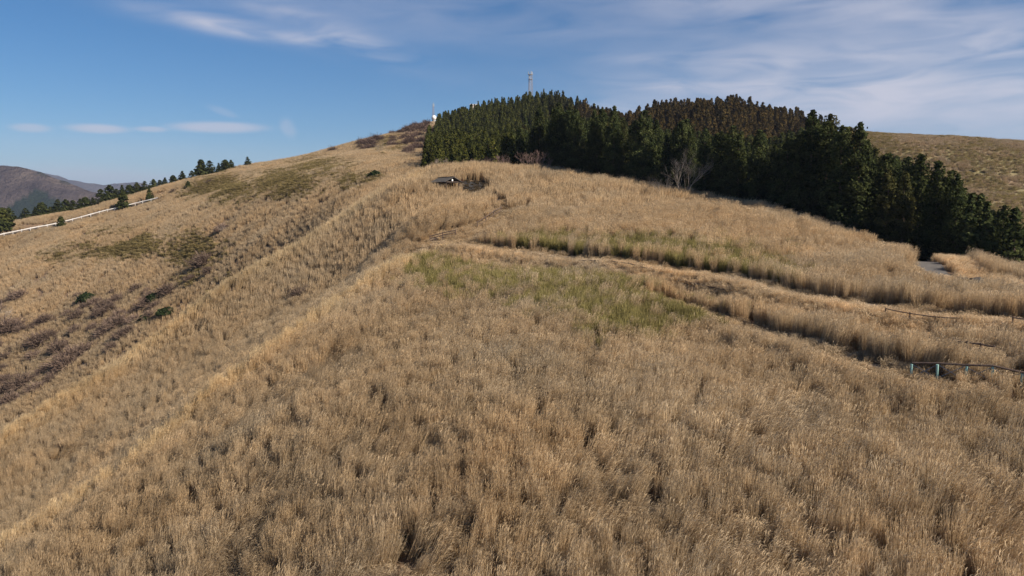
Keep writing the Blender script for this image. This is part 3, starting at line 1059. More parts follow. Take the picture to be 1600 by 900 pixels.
# ---- scatter helper: geometry nodes put collection members on points
def scatter(name, pts, idxs, rots, scales, tint, sources, label=None, cat=None):
    me = bpy.data.meshes.new(name)
    me.vertices.add(len(pts)); me.vertices.foreach_set('co', np.asarray(pts, np.float32).ravel())
    for nm, ty, val, key in (('idx', 'INT', np.asarray(idxs, np.int32), 'value'), ('rot', 'FLOAT_VECTOR', np.asarray(rots, np.float32).ravel(), 'vector'),
                             ('scl', 'FLOAT_VECTOR', np.asarray(scales, np.float32).ravel(), 'vector')):
        at_ = me.attributes.new(nm, ty, 'POINT'); at_.data.foreach_set(key, val)
    at_ = me.attributes.new('tint', 'FLOAT_COLOR', 'POINT')
    at_.data.foreach_set('color', np.column_stack([tint, np.ones(len(tint))]).astype(np.float32).ravel())
    o = link(name, me)
    src = bpy.data.collections.new(name + '_source')
    for i, sm in enumerate(sources):
        so = bpy.data.objects.new('%s_source_%02d' % (name, i), sm)
        src.objects.link(so)
    ng = bpy.data.node_groups.new(name + '_scatter', 'GeometryNodeTree')
    ng.interface.new_socket('Geometry', in_out='INPUT', socket_type='NodeSocketGeometry')
    ng.interface.new_socket('Geometry', in_out='OUTPUT', socket_type='NodeSocketGeometry')
    N = ng.nodes
    gi, go = N.new('NodeGroupInput'), N.new('NodeGroupOutput')
    ci = N.new('GeometryNodeCollectionInfo'); ci.inputs['Collection'].default_value = src
    ci.inputs['Separate Children'].default_value = True; ci.inputs['Reset Children'].default_value = True
    ip = N.new('GeometryNodeInstanceOnPoints'); ip.inputs['Pick Instance'].default_value = True

    def named(nm, ty):
        q = N.new('GeometryNodeInputNamedAttribute'); q.data_type = ty; q.inputs['Name'].default_value = nm
        return q.outputs['Attribute']
    er = N.new('FunctionNodeEulerToRotation')
    Lk = ng.links.new
    Lk(named('rot', 'FLOAT_VECTOR'), er.inputs[0])
    Lk(gi.outputs[0], ip.inputs['Points']); Lk(ci.outputs[0], ip.inputs['Instance'])
    Lk(named('idx', 'INT'), ip.inputs['Instance Index']); Lk(er.outputs[0], ip.inputs['Rotation']); Lk(named('scl', 'FLOAT_VECTOR'), ip.inputs['Scale'])
    Lk(ip.outputs[0], go.inputs[0])
    md = o.modifiers.new('scatter', 'NODES'); md.node_group = ng
    tag(o, label, cat, kind='stuff')
    return o


rest = [i for i in range(len(cand)) if i not in single_set]
src_m = []
for kit in MID + BIG:
    cm = kit[0].copy(); cm.materials.clear(); cm.materials.append(M['needles_far'])
    src_m.append(cm)
ri = np.array(rest)
kidx = np.where(far_t[ri], rng.integers(0, 4, len(ri)), 4 + rng.integers(0, 5, len(ri)))
s = np.where(far_t[ri], TH[ri] / 10.0, TH[ri] / 16.0)
scatter('forest', np.column_stack([cand[ri], cz[ri] - .3]), kidx, np.column_stack([np.zeros(len(ri)), np.zeros(len(ri)), rng.random(len(ri)) * 6.28]),
        np.column_stack([s, s, s]), tints[ri], src_m, 'mass of cedars filling the forest behind its visible trees', 'forest')

# ---- trees along the left ridge and on the slope below it
RIDGE = [(14, 337, 9), (40, 335, 7), (55, 330, 6), (66, 328, 8), (78, 325, 6), (90, 321, 8), (103, 321, 7), (114, 320, 6), (125, 318, 7), (134, 316, 8), (145, 316, 7),
         (158, 312, 12), (172, 309, 11), (182, 307, 9), (191, 303, 9), (203, 300, 9), (214, 297, 9), (226, 294, 8), (240, 291, 8), (250, 289, 6), (258, 287, 8), (271, 284, 7),
         (285, 280, 10), (300, 276, 7), (315, 272, 12), (328, 268, 10), (342, 263, 7), (352, 261, 7), (361, 259, 7), (387, 253, 7)]
for k, (u, v, hpx) in enumerate(RIDGE):
    Y = np.interp(u, [0, 100, 200, 300, 390], [356, 370, 384, 396, 413])
    p = at(u, v, Y); z = float(ground(p[0], p[1]))
    hh = max(4.4, hpx / FPX * Y * 1.9 + max(0, p[2] - z) * .7) * rng.uniform(.9, 1.15)
    o = place_tree('ridge_conifer', (MID[k % 4] if k % 3 else ROUND[k % 2]), p[0], p[1], z, hh, rng.random() * 6, np.array([1.0, .95, .9]) * rng.uniform(.75, 1.1), (2.0 + .5 * (k % 3 == 1)) if k % 3 else 1.0, .8)
    tag(o, 'dark conifer in the row on the left ridge line, %s from the left' % ordinal(k), 'tree', 'conifers along the left ridge')
SOLO = [(5, 363, 34, 1.15, 'rounded dark conifer at the left edge of the picture above the white guard rail'),
        (96, 357, 17, .9, 'small rounded conifer standing in front of the white guard rail'),
        (193, 328, 25, 1.05, 'broad rounded conifer just behind the white guard rail, largest on the slope'),
        (234, 316, 19, .8, 'rounded conifer behind the upper end of the white guard rail'),
        (294, 295, 11, .9, 'small lone conifer on the straw slope above the guard rail')]
for k, (u, v, hpx, wd, lab) in enumerate(SOLO):
    p = hit(u, v, 0, 240)
    o = place_tree('round_conifer', ROUND[k % 3], p[0], p[1], p[2], hpx / FPX * p[1] * 1.12, k * 1.3, np.array([1.1, 1.0, .8]), wd, .2)
    tag(o, lab, 'tree', 'rounded conifers beside the far road')


# ------------------------------------------------------------------ evergreen shrubs, bare shrubs and bare trees
def bush_mesh(seed, n=520, size=.34):
    rs = np.random.default_rng(seed)
    d = rs.normal(size=(n, 3)); d /= np.linalg.norm(d, axis=1)[:, None]; d[:, 2] = np.abs(d[:, 2]) * 1.0 - .15
    lob = 0.7 + .5 * fbm(np.arctan2(d[:, 1], d[:, 0]) * 1.3 + 9, d[:, 2] * 2.2 + 5, 2, seed)
    P = d * (lob * (0.6 + .4 * rs.random(n) ** .4))[:, None]; P[:, 2] += .3
    V, F = sprays(P, d, size, .7, rs, .2)
    return mesh_np('foliage', V, F, M['evergreen'], np.repeat(np.clip(.2 + .4 * rs.random(n) + .35 * _hash(np.floor(P[:, 0] * 3), np.floor(P[:, 1] * 3), seed), 0, 1), 4))


def stem_mesh(name, seed, m):
    rd = random.Random(seed); mb = MB()
    for k in range(5):
        a_ = k * 1.3 + rd.random(); mb.tube([(0, 0, -.3), (math.cos(a_) * .15, math.sin(a_) * .15, .25), (math.cos(a_) * .45, math.sin(a_) * .45, .6)], [.06, .045, .02], 5)
    return mb.mesh(name, m)


BUSH = [bush_mesh(500 + i) for i in range(3)]
BSTEM = [stem_mesh('stem', 520 + i, M['bark']) for i in range(3)]
EVER = [(585, 279, 9, 1.15, 'dark evergreen shrub alone on the pale brow of the near spur'),
        (137, 472, 11, 1.1, 'dark round evergreen shrub, leftmost of the green shrubs on the valley slope'),
        (243, 472, 11, 1.0, 'evergreen shrub on the valley slope above the long low evergreen shrub'),
        (228, 503, 9, 1.0, 'low dark evergreen shrub at the lower end of the evergreen clump by the spur edge'),
        (262, 492, 9, 1.6, 'long low evergreen shrub leaning along the edge of the near spur'),
        (1470, 212, 3.2, 1.5, 'small dark shrub standing on the skyline of the grassy hill right of the forest'),
        (605, 228, 4.0, 1.3, 'small evergreen shrub behind the pale bare tree on the far slope')]
for k, (u, v, r, wd, lab) in enumerate(EVER):
    p = hit(u, v, 0, 150 if v > 240 else 240)
    if u == 1470:
        p = at(1470, 213, 414); p[2] = ground(p[0], p[1])
    sc_ = r / FPX * p[1] * 1.25
    o = empty('evergreen_shrub', (p[0], p[1], p[2] - .1 * sc_), k * 1.1); o.scale = (sc_ * wd, sc_ * wd, sc_)
    link('foliage', BUSH[k % 3], o); link('stem', BSTEM[k % 3], o)
    tag(o, lab, 'shrub', 'evergreen shrubs')


def twig_bush(seed, n=240, up=.9):
    """leafless shrub: branching twig strips fanning out of one base, about 1 unit in radius"""
    rs = np.random.default_rng(seed)
    Vs, Fs, S = [], [], []
    for k in range(n):
        an = rs.random() * 6.283; el = .15 + 1.25 * rs.random()
        L = .55 + .5 * rs.random()
        b0 = rs.normal(size=3) * .12; b0[2] = 0
        d = np.array([math.cos(an) * math.cos(el), math.sin(an) * math.cos(el), math.sin(el) * up])
        p1 = b0 + d * L * .5 + rs.normal(size=3) * .05
        segs = [(b0, p1, .030, .020)]
        for j in range(3):
            e = p1 + (d + rs.normal(size=3) * .42) * L * (.35 + .3 * rs.random()); segs.append((p1, e, .020, .010))
            for jj in range(2):
                q = p1 + (e - p1) * (.4 + .5 * rs.random()); segs.append((q, q + (d + rs.normal(size=3) * .7) * .2, .015, .008))
        sh = np.clip(.45 + rs.normal() * .25, 0, 1)
        for a_, c_, w0, w1 in segs:
            sd = np.cross(c_ - a_, rs.normal(size=3)); sd /= np.linalg.norm(sd) + 1e-9
            i0 = len(Vs)
            Vs += [a_ - sd * w0, a_ + sd * w0, c_ + sd * w1, c_ - sd * w1]; Fs.append((i0, i0 + 1, i0 + 2, i0 + 3)); S += [sh] * 4
    return mesh_np('twigs', np.array(Vs), np.array(Fs), M['twigs'], S)


TWIG = [twig_bush(600 + i) for i in range(4)]
BROWN = [(15, 520, 18), (30, 468, 12), (-4, 545, 10), (62, 540, 16), (40, 606, 18), (55, 560, 10), (96, 550, 15), (120, 562, 18), (105, 575, 18), (140, 548, 11), (78, 530, 12),
         (135, 484, 9), (165, 480, 9), (185, 472, 10), (160, 494, 12), (215, 455, 9), (230, 480, 12), (187, 512, 16), (172, 520, 11), (205, 522, 11), (178, 548, 10),
         (212, 505, 11), (265, 460, 13), (320, 415, 16), (330, 428, 9), (350, 362, 10), (20, 630, 14), (60, 612, 13), (10, 596, 9), (150, 515, 9), (120, 520, 9), (245, 482, 10),
         (300, 440, 9), (110, 492, 7), (5, 478, 8), (85, 590, 9), (190, 495, 9)]
_br = np.random.default_rng(31)
while len(BROWN) < 72:
    u_, v_ = _br.uniform(-5, 265), _br.uniform(452, 625)
    if v_ < 662 - u_ * .62 - 12 and _br.random() < .35 + .65 * (v_ > 470 + (u_ - 150) * -.1):
        BROWN.append((u_, v_, _br.uniform(5, 12)))
lab_rows = sorted(range(len(BROWN)), key=lambda i: BROWN[i][0])
for k, i in enumerate(lab_rows):
    u, v, r = BROWN[i]
    p = hit(u, v, 0, 150)
    s_ = r / FPX * p[1] * 1.25
    o = link('bare_shrub', TWIG[i % 4]); o.location = (p[0], p[1], p[2] - .1); o.scale = (s_ * 1.15, s_ * 1.15, s_ * .95); o.rotation_euler = (0, 0, i * 1.7)
    o.color = (*(np.array([1.2, 1.12, 1.05]) * rng.uniform(.75, 1.15)), 1)
    tag(o, 'leafless purple brown shrub on the valley slope, %s of that scatter from the left' % ordinal(k), 'shrub', 'bare shrubs on the valley slope')
# shrubs on the near hill and at the crest
for u, v, r, y0, lab in [(470, 470, 17, 30, 'low leafless brown shrub amid straw grass on the near spur'),
                         (497, 239, 9, 250, 'leafless brown shrub on the far skyline, larger of the two beside each other'),
                         (521, 238, 7, 250, 'leafless brown shrub on the far skyline, smaller of the two beside each other'),
                         (474, 243, 6, 250, 'small leafless shrub on the far skyline below the pair of brown shrubs'),
                         (716, 286, 6, 120, 'dark red leafless shrub right behind the roof of the small shelter'),
                         (328, 287, 5, 250, 'small grey leafless shrub on the straw ridge above the guard rail'),
                         (272, 302, 5, 250, 'small grey leafless shrub at the upper end of the guard rail'),
                         (1390, 575, 9, 30, 'dark leafless shrub at the end of the lower footpath'),
                         (1480, 590, 15, 30, 'grey brown leafless shrub tangled in front of the teal fence')]:
    p = hit(u, v, 0, y0); s_ = r / FPX * p[1] * 1.2
    o = link('bare_shrub', TWIG[int(u) % 4]); o.location = (p[0], p[1], p[2] - .1); o.scale = (s_, s_, s_); o.rotation_euler = (0, 0, u)
    o.color = (.9, .5, .5, 1) if u == 716 else (.85, .8, .75, 1)
    tag(o, lab, 'shrub', 'bare shrubs')
# thicket under the far mast
nth = 0
while nth < 64:
    u, v = rng.uniform(560, 676), rng.uniform(192, 262)
    lo = np.interp(u, [560, 600, 640, 676], [228, 212, 202, 194]); hi = np.interp(u, [560, 600, 640, 676], [238, 240, 252, 254])
    if not lo < v < hi or 585 < u < 630 and v > 232: continue
    p = hit(u, v, 0, 220); s_ = rng.uniform(4.5, 8) / FPX * p[1] * 1.25
    o = link('bare_shrub', TWIG[nth % 4]); o.location = (p[0], p[1], p[2] - .2); o.scale = (s_ * 1.1, s_ * 1.1, s_); o.rotation_euler = (0, 0, nth)
    o.color = (*(np.array([.95, .85, .82]) * rng.uniform(.7, 1.15)), 1)
    tag(o, 'leafless brown shrub in the thicket on the slope under the far mast', 'shrub', 'thicket under the far mast'); nth += 1


def bare_tree_mesh(seed, m, h=6.0, stems=4, spread=.45, levels=5, r0=.048):
    rd = random.Random(seed); mb = MB(); tw = MB()

    def grow(p, d, L, r, lev):
        q = p + d * L * .5 + Vector((rd.uniform(-1, 1), rd.uniform(-1, 1), rd.uniform(-.3, 1))) * L * .07
        e = q + (d + Vector((rd.uniform(-1, 1), rd.uniform(-1, 1), rd.uniform(-.2, .6))) * .15).normalized() * L * .5
        (mb if lev > 1 else tw).tube([p, q, e], [r, r * .8, r * .55], 5 if lev > 2 else 3, cap=False)
        if lev == 0: return
        for k in range(3 if lev > 1 else 4):
            nd = (d + Vector((rd.uniform(-1, 1), rd.uniform(-1, 1), rd.uniform(-.25, .8))) * .62).normalized()
            grow(p.lerp(e, rd.uniform(.55, 1)) if k else e, nd, L * rd.uniform(.55, .78), r * .55, lev - 1)
    for s_ in range(stems):
        a_ = s_ * 6.283 / stems + rd.random()
        d = Vector((math.cos(a_) * spread, math.sin(a_) * spread, 1)).normalized()
        grow(Vector((math.cos(a_) * .12, math.sin(a_) * .12, -.3)), d, h * .38, r0, levels)
    return mb.mesh('trunk', m), tw.mesh('twigs', m)


BT = {'pale': bare_tree_mesh(1, M['pale_bark'], 7, 5, .55), 'pink': bare_tree_mesh(2, M['pink_bark'], 6, 4, .6), 'grey': bare_tree_mesh(3, M['grey_bark'], 6, 4, .5)}
for kind, u, Y, foot, hgt, rz, lab in [
        ('pale', 1066, 127, None, 8.0, .3, 'large pale bare tree spreading in front of the dark forest'),
        ('pale', 1035, 127, None, 4.2, 2.3, 'low pale bare tree at the grass edge left of the large pale bare tree'),
        ('pink', 832, 158, None, 6.2, 1.1, 'pinkish bare tree against the dark forest above the straw crest'),
        ('pink', 850, 158, None, 4.6, 2.0, 'smaller pink brown bare tree right beside the tallest pinkish bare tree'),
        ('pink', 786, 162, None, 4.6, 2.9, 'low brown bare tree left of the pinkish bare trees on the crest'),
        ('pink', 760, 166, None, 4.2, .4, 'lowest brown bare tree on the crest at the foot of the plantation'),
        ('grey', 690, 168, None, 5.4, 1.4, 'grey bare tree at the left corner of the forest behind the grass crest'),
        ('grey', 1566, 84, None, 4.5, 1.9, 'brown bare tree at the right end of the forest by the grass edge'),
        ('pale', 1400, 92, None, 2.8, 2.0, 'thin pale bare sapling on the verge above the paved road')]:
    p = at(u, 300, Y); z = float(ground(p[0], p[1]))
    o = empty('bare_tree', (p[0], p[1], z), rz); s_ = hgt / 7.0; o.scale = (s_, s_, s_)
    link('trunk', BT[kind][0], o); link('twigs', BT[kind][1], o)
    tag(o, lab, 'tree', 'bare trees')
for u, v, hpx, kind, lab in [(350, 368, 14, 'pale', 'pale bare tree on the olive far slope'), (197, 450, 9, 'pale', 'small white bare tree among the brown shrubs on the valley slope'),
                             (8, 505, 22, 'pale', 'white bare tree at the left edge of the picture on the valley slope'),
                             (618, 203, 12, 'grey', 'bare tree crossing the far skyline under the mast'), (593, 239, 13, 'pale', 'pale bare tree above the shaded gravel patch on the far slope'),
                             (374, 257, 9, 'grey', 'faint bare tree between two conifers on the left ridge'), (700, 186, 10, 'grey', 'bare tree on the skyline between the mast and the plantation')]:
    p = hit(u, v, 0, 150) if u != 700 else at(700, 184, 470)
    p[2] = ground(p[0], p[1]); s_ = hpx / FPX * p[1] / 7.0 * (1.9 if u == 700 else 1.25)
    o = empty('bare_tree', tuple(p), u); o.scale = (s_, s_, s_)
    link('trunk', BT[kind][0], o); link('twigs', BT[kind][1], o)
    tag(o, lab, 'tree', 'bare trees')

# ------------------------------------------------------------------ towers and buildings
def lattice(root, h, w0, w1, bays, leg_r, m_leg, m_brace):
    cs = [(-1, -1), (1, -1), (1, 1), (-1, 1)]
    wz = lambda z: (w0 + (w1 - w0) * z / h) / 2
    for cx, cy in cs:
        MB().tube([(cx * wz(0), cy * wz(0), 0), (cx * wz(h), cy * wz(h), h)], leg_r, 6).build('leg', m_leg, root)
    for b_ in range(bays):
        z0, z1 = h * b_ / bays, h * (b_ + 1) / bays
        mb = MB()
        for k in range(4):
            a_, c_ = cs[k], cs[(k + 1) % 4]
            mb.tube([(a_[0] * wz(z0), a_[1] * wz(z0), z0), (c_[0] * wz(z1), c_[1] * wz(z1), z1)], leg_r * .55, 4)
            mb.tube([(c_[0] * wz(z0), c_[1] * wz(z0), z0), (a_[0] * wz(z1), a_[1] * wz(z1), z1)], leg_r * .55, 4)
            mb.tube([(a_[0] * wz(z1), a_[1] * wz(z1), z1), (c_[0] * wz(z1), c_[1] * wz(z1), z1)], leg_r * .55, 4)
        mb.build('brace', m_brace, root)


Yt = 452.0
p = at(829, 112, Yt); gz = float(ground(p[0], p[1])); H = p[2] - gz
tw = empty('lattice_tower', (p[0], p[1], gz), .35)
lattice(tw, H - 1.5, 2.5, 1.4, 10, .085, M['tower_red'], M['galv'])
MB().tube([(-.55, 0, 0), (-.45, 0, H - 2)], .13, 6).build('cable_ladder', M['galv'], tw)
MB().box((0, 0, H - 1.55), (2.3, 2.3, .16)).box((0, 0, H - 4.2), (2.2, 2.2, .14)).build('platform', M['galv'], tw)
for k in range(3):
    a_ = k * 2.1 + .4
    MB().box((math.cos(a_) * 1.25, math.sin(a_) * 1.25, H - .9), (.26, .26, 1.9), Matrix.Rotation(a_, 3, 'Z')).build('antenna_panel', M['antenna'], tw)
dsh = MB()
dsh.tube([(-.9, -.8, H - 3.2), (-1.0, -1.0, H - 3.2), (-1.1, -1.2, H - 3.2)], [.12, .42, .44], 10).build('dish', M['antenna'], tw)
MB().tube([(0.2, 0, H - 1.5), (0.2, 0, H + .6)], .06, 5).build('lightning_rod', M['galv'], tw)
tag(tw, 'slender grey lattice tower with white antennas rising above the plantation', 'tower')

Ym = 505.0
p = at(677, 160, Ym); gz = float(ground(p[0], p[1])); H = p[2] - gz
ms = empty('lattice_mast', (p[0], p[1], gz), .2)
lattice(ms, H * .82, 1.2, .7, 9, .08, M['tower_red'], M['tower_red'])
MB().tube([(0, 0, H * .8), (0, 0, H)], [.14, .07], 6).build('pole', M['antenna'], ms)
for k in range(3):
    a_ = k * 2.09
    MB().box((math.cos(a_) * .5, math.sin(a_) * .5, H * .87), (.2, .2, 1.8), Matrix.Rotation(a_, 3, 'Z')).build('antenna_panel', M['antenna'], ms)
tag(ms, 'thin lattice mast with pale antennas on the far summit', 'tower')
# radome: a sphere on a drum
p = at(678, 184, Ym - 6); gz = float(ground(p[0], p[1]))
rd_ = empty('radar_dome', (p[0], p[1], gz))
zc_ = p[2] - gz; rr_ = 1.55
V, F = [], []
for i in range(13):
    th = math.pi * i / 12
    for k in range(20):
        V.append((rr_ * math.sin(th) * math.cos(k * math.pi / 10), rr_ * math.sin(th) * math.sin(k * math.pi / 10), zc_ - rr_ * math.cos(th)))
for i in range(12):
    for k in range(20):
        F.append((i * 20 + k, i * 20 + (k + 1) % 20, (i + 1) * 20 + (k + 1) % 20, (i + 1) * 20 + k))
MB().quadmesh(V, F).build('dome', M['white_paint'], rd_, True)
MB().tube([(0, 0, -.5), (0, 0, max(.4, zc_ - rr_ * .8))], 1.1, 12).build('drum_base', M['concrete'], rd_)
tag(rd_, 'white spherical radar dome at the foot of the thin mast', 'radar dome')

p = at(741, 163.0, 470); gz = float(ground(p[0], p[1])); hh = p[2] - gz
hh -= .35
bd = empty('summit_building', (p[0], p[1], gz), .1)
MB().box((0, 0, hh / 2 - .3), (5.0, 4.0, hh + .4)).build('wall', M['cream_wall'], bd)
rf = MB().box((0, 0, hh + .05), (5.5, 4.5, .3)).build('roof', M['white_paint'], bd)
MB().tube([(1.2, 0, hh), (1.2, 0, hh + 2.2)], .06, 5).build('aerial', M['galv'], rf)
for k in range(3):
    MB().box((-1.5 + k * 1.5, -2.02, hh - .9), (.8, .06, .8)).build('window', M['dark_wood'], bd)
tag(bd, 'pale low building showing just above the plantation treetops on the summit', 'building')

for u, v, w, lab in [(1338, 203.5, 2.2, 'small white hut on the skyline right of the tallest trees'), ]:
    p = at(u, v, 432); gz = float(ground(p[0], p[1])); hh = max(1.6, p[2] - gz)
    o = empty('white_hut', (p[0], p[1], gz), .4)
    MB().box((0, 0, hh / 2 - .25), (w, w * .8, hh + .5)).build('wall', M['white_paint'], o)
    MB().quadmesh([(-w * .6, -w * .5, hh), (w * .6, -w * .5, hh), (w * .6, 0, hh + .5), (-w * .6, 0, hh + .5), (-w * .6, w * .5, hh), (w * .6, w * .5, hh)],
                  [(0, 1, 2, 3), (3, 2, 5, 4), (0, 4, 5, 1), (0, 3, 4), (1, 5, 2)]).build('roof', M['concrete'], o)
    MB().box((.2, -w * .4 - .02, .9), (.7, .05, 1.6)).build('door', M['dark_wood'], o)
    tag(o, lab, 'hut')

# ------------------------------------------------------------------ shelter
hx, hy, hz = HUT
sh_ = empty('rest_shelter', (hx + .8, hy, hz + .02), -.94)
Lr, Wr, He, Hr = 5.2, 3.6, 1.6, 2.45       # ridge along local x
for sx in (-1, 0, 1):
    for sy in (-1, 1):
        MB().box((sx * 2.1, sy * 1.3, He / 2 - .2), (.16, .16, He + .4)).build('post', M['dark_wood'], sh_)
for sy in (-1, 1):
    MB().box((0, sy * 1.3, He + .02), (4.9, .14, .18)).build('beam', M['dark_wood'], sh_)
for sx in (-1, 1):
    MB().box((sx * 2.3, 0, He + .05), (.12, 2.75, .2)).build('tie_beam', M['dark_wood'], sh_)
for sy in (-1, 1):
    e = Vector((0, sy * Wr / 2, He - .02)); r_ = Vector((0, 0, Hr)); th = .09
    nrm = Vector((0, sy * (Hr - He), Wr / 2)).normalized() * th
    V = []
    for x_ in (-Lr / 2, Lr / 2):
        for q in (e, r_, r_ + nrm, e + nrm):
            V.append((x_, q.y + (0.004 * sy if q.y == 0 else 0), q.z))
    F = [(0, 1, 2, 3), (7, 6, 5, 4), (0, 4, 5, 1), (1, 5, 6, 2), (2, 6, 7, 3), (3, 7, 4, 0)]
    rp = MB().quadmesh(V, F).build('roof_slope', M['roof'], sh_)
    for k in range(9):
        x_ = -Lr / 2 + .3 + k * (Lr - .6) / 8
        MB().tube([Vector((x_, e.y, e.z)) + nrm * 1.2, Vector((x_, r_.y + .01 * sy, r_.z)) + nrm * 1.2], .035, 4).build('batten', M['roof'], rp)
MB().box((0, 0, Hr + .1), (Lr + .05, .3, .1)).build('ridge_cap', M['roof'], sh_)
MB().box((2.32, -.15, He + .36), (.05, .22, .32)).build('notice_board', M['sign_white'], sh_)
MB().box((0, .9, .42), (3.4, .4, .07)).box((-1.4, .9, .2), (.1, .34, .42)).box((1.4, .9, .2), (.1, .34, .42)).build('bench', M['dark_wood'], sh_)
tag(sh_, 'low dark wooden rest shelter with grey gabled roof in the grass hollow', 'shelter')


# ------------------------------------------------------------------ fences
def log_fence(pa, pb, n, rails, hgt, lab, m_post, m_rail, r=.055, name='log_fence', group='log fences along the footpath'):
    pa, pb = np.array(pa, float), np.array(pb, float)
    root = empty(name, (pa[0], pa[1], float(ground(pa[0], pa[1]))))
    P = [pa + (pb - pa) * k / (n - 1) for k in range(n)]
    L = []
    for q in P:
        g = float(ground(q[0], q[1])) - root.location.z
        l = Vector((q[0] - pa[0], q[1] - pa[1], g)); L.append(l)
        MB().tube([l + Vector((0, 0, -.3)), l + Vector((0, 0, hgt + .08))], [r * 1.25, r * 1.15], 8).build('post', m_post, root)
    for a_, c_ in zip(L[:-1], L[1:]):
        for f in rails:
            MB().tube([a_ + Vector((0, 0, hgt * f)), (a_ + c_) / 2 + Vector((0, 0, hgt * f - .02)), c_ + Vector((0, 0, hgt * f))], r, 6).build('rail', m_rail, root)
    tag(root, lab, 'fence', group)
    return root, L


LOW = [(hit(u_, v_)[0] * k_, hit(u_, v_)[1] * k_, 3.2, .38) for u_, v_ in ((1458, 424), (1475, 429), (1495, 435), (1515, 442)) for k_ in (.98, .95, .915)] + [(at(740, 305, 135.5)[0], 135.5, 3.2, .55), ]      # places where the grass is low: x, y, radius, height factor


def fence_px(ua, va, ub, vb, n, rails, hgt, lab, low=.35, lowr=2.6, **kw):
    pa, pb = hit(ua, va), hit(ub, vb)
    for k in range(7):
        q = pa + (pb - pa) * k / 6
        back = q[:2] * (1 - lowr * .75 / np.hypot(q[0], q[1]))
        LOW.append((back[0], back[1], lowr, low)); LOW.append((q[0], q[1], lowr * .5, low))
    return log_fence(pa, pb, n, rails, hgt, lab, kw.pop('m_post', M['log']), kw.pop('m_rail', M['log']), **kw)


fence_px(672, 382, 712, 373, 3, (.45, .72, 1.0), 1.1, 'short log fence with three rails at the hairpin of the footpath', .3, 4.5)
fence_px(746, 358, 783, 334, 4, (.5, 1.0), 1.0, 'log fence climbing beside the footpath below the shelter clearing', .35, 3.5)
fence_px(905, 416, 1010, 428, 5, (.5, 1.0), .55, 'low grey log fence half buried in grass along the middle of the upper footpath', .3, 1.6, r=.05)
fence_px(1060, 446, 1150, 466, 4, (.5, 1.0), .6, 'low log fence beside the upper footpath just past its middle', .3, 1.6, r=.05)
fence_px(1383, 502, 1502, 519, 4, (.45, 1.0), .85, 'dark log fence with two rails along the right part of the upper footpath', .5, 2.2, r=.04)
fence_px(1394, 545, 1418, 549, 2, (.45, 1.0), .95, 'short red brown log fence above the end of the lower footpath', .35, 2.2)
fence_px(1490, 556, 1552, 566, 4, (.45, 1.0), .95, 'red brown log fence above the teal fence', .35, 2.2)
fence_px(1581, 524, 1680, 534, 4, (.5, 1.0), 1.0, 'dark log fence at the right edge of the picture', .5, 2.0, r=.045)

# teal steel-post fence with crossed braces
pa, pb = hit(1424, 596), hit(1640, 618)
tf = empty('teal_post_fence', (pa[0], pa[1], float(ground(pa[0], pa[1]))))
nseg = 5; L = []
for k in range(nseg + 1):
    q = pa + (pb - pa) * k / nseg
    LOW.append((q[0], q[1], 1.2, .45)); LOW.append((q[0] * .965, q[1] * .965, 1.5, .62))
    L.append(Vector((q[0] - pa[0], q[1] - pa[1], float(ground(q[0], q[1])) - tf.location.z)))
for l in L:
    MB().tube([l + Vector((0, 0, -.3)), l + Vector((rng.normal() * .05, rng.normal() * .05, 1.02))], .07, 10).build('post', M['teal'], tf)
for a_, c_ in zip(L[:-1], L[1:]):
    MB().tube([a_ + Vector((0, 0, 1.08)), c_ + Vector((0, 0, 1.08))], .06, 8).build('top_rail', M['log'], tf)
    MB().tube([a_ + Vector((0, 0, 1.0)), c_ + Vector((0, 0, .2))], .024, 6).build('brace', M['galv'], tf)
    MB().tube([a_ + Vector((0.02, .06, .2)), c_ + Vector((0.02, .06, 1.0))], .024, 6).build('brace', M['galv'], tf)
tag(tf, 'fence of teal posts with crossed grey braces and a dark top rail', 'fence')

# white guard rail along the far road
gside = FV[0] if FV[0][:, 1].mean() < FV[-1][:, 1].mean() else FV[-1]
root = empty('guard_rail', tuple(gside[0]))
o0 = Vector(gside[0])
acc = 0
for p, q in zip(gside[:-1], gside[1:]):
    p = Vector(p) - o0; q = Vector(q) - o0
    mm = (q - p).to_track_quat('X', 'Z').to_matrix()
    MB().box((p + q) / 2 + Vector((0, 0, .75)), ((q - p).length * 1.01, .10, .36), mm).build('rail', M['rail_paint'], root)
    MB().box(p + Vector((0, .15, .35)), (.16, .16, 1.5)).build('post', M['white_paint'], root)
tag(root, 'long white guard rail along the road on the far left slope', 'guard rail')

#GRASS_BELOW
# ------------------------------------------------------------------ grass
def strips(curves, widths, rs, Vs, Fs, S, shades, facing=None):
    """curves: (n,k,3) centre lines, widths (k,), shades (n,k)"""
    n, k, _ = curves.shape
    d = curves[:, -1] - curves[:, 0]
    a_ = rs.random(n) * math.pi
    sd = np.column_stack([np.cos(a_), np.sin(a_), np.zeros(n)])
    base = Vs[0]
    V = np.empty((n, k, 2, 3))
    w = np.asarray(widths)
    w = (w[None, :] if w.ndim == 1 else w)[..., None]
    V[:, :, 0] = curves - sd[:, None] * w
    V[:, :, 1] = curves + sd[:, None] * w
    ix = np.arange(n * k * 2).reshape(n, k, 2)
    F = np.stack([ix[:, :-1, 0], ix[:, :-1, 1], ix[:, 1:, 1], ix[:, 1:, 0]], -1).reshape(-1, 4)
    Fs.append(F + base); Vs.append(V.reshape(-1, 3)); Vs[0] += n * k * 2
    S.append(np.repeat(shades[:, :, None], 2, 2).ravel())


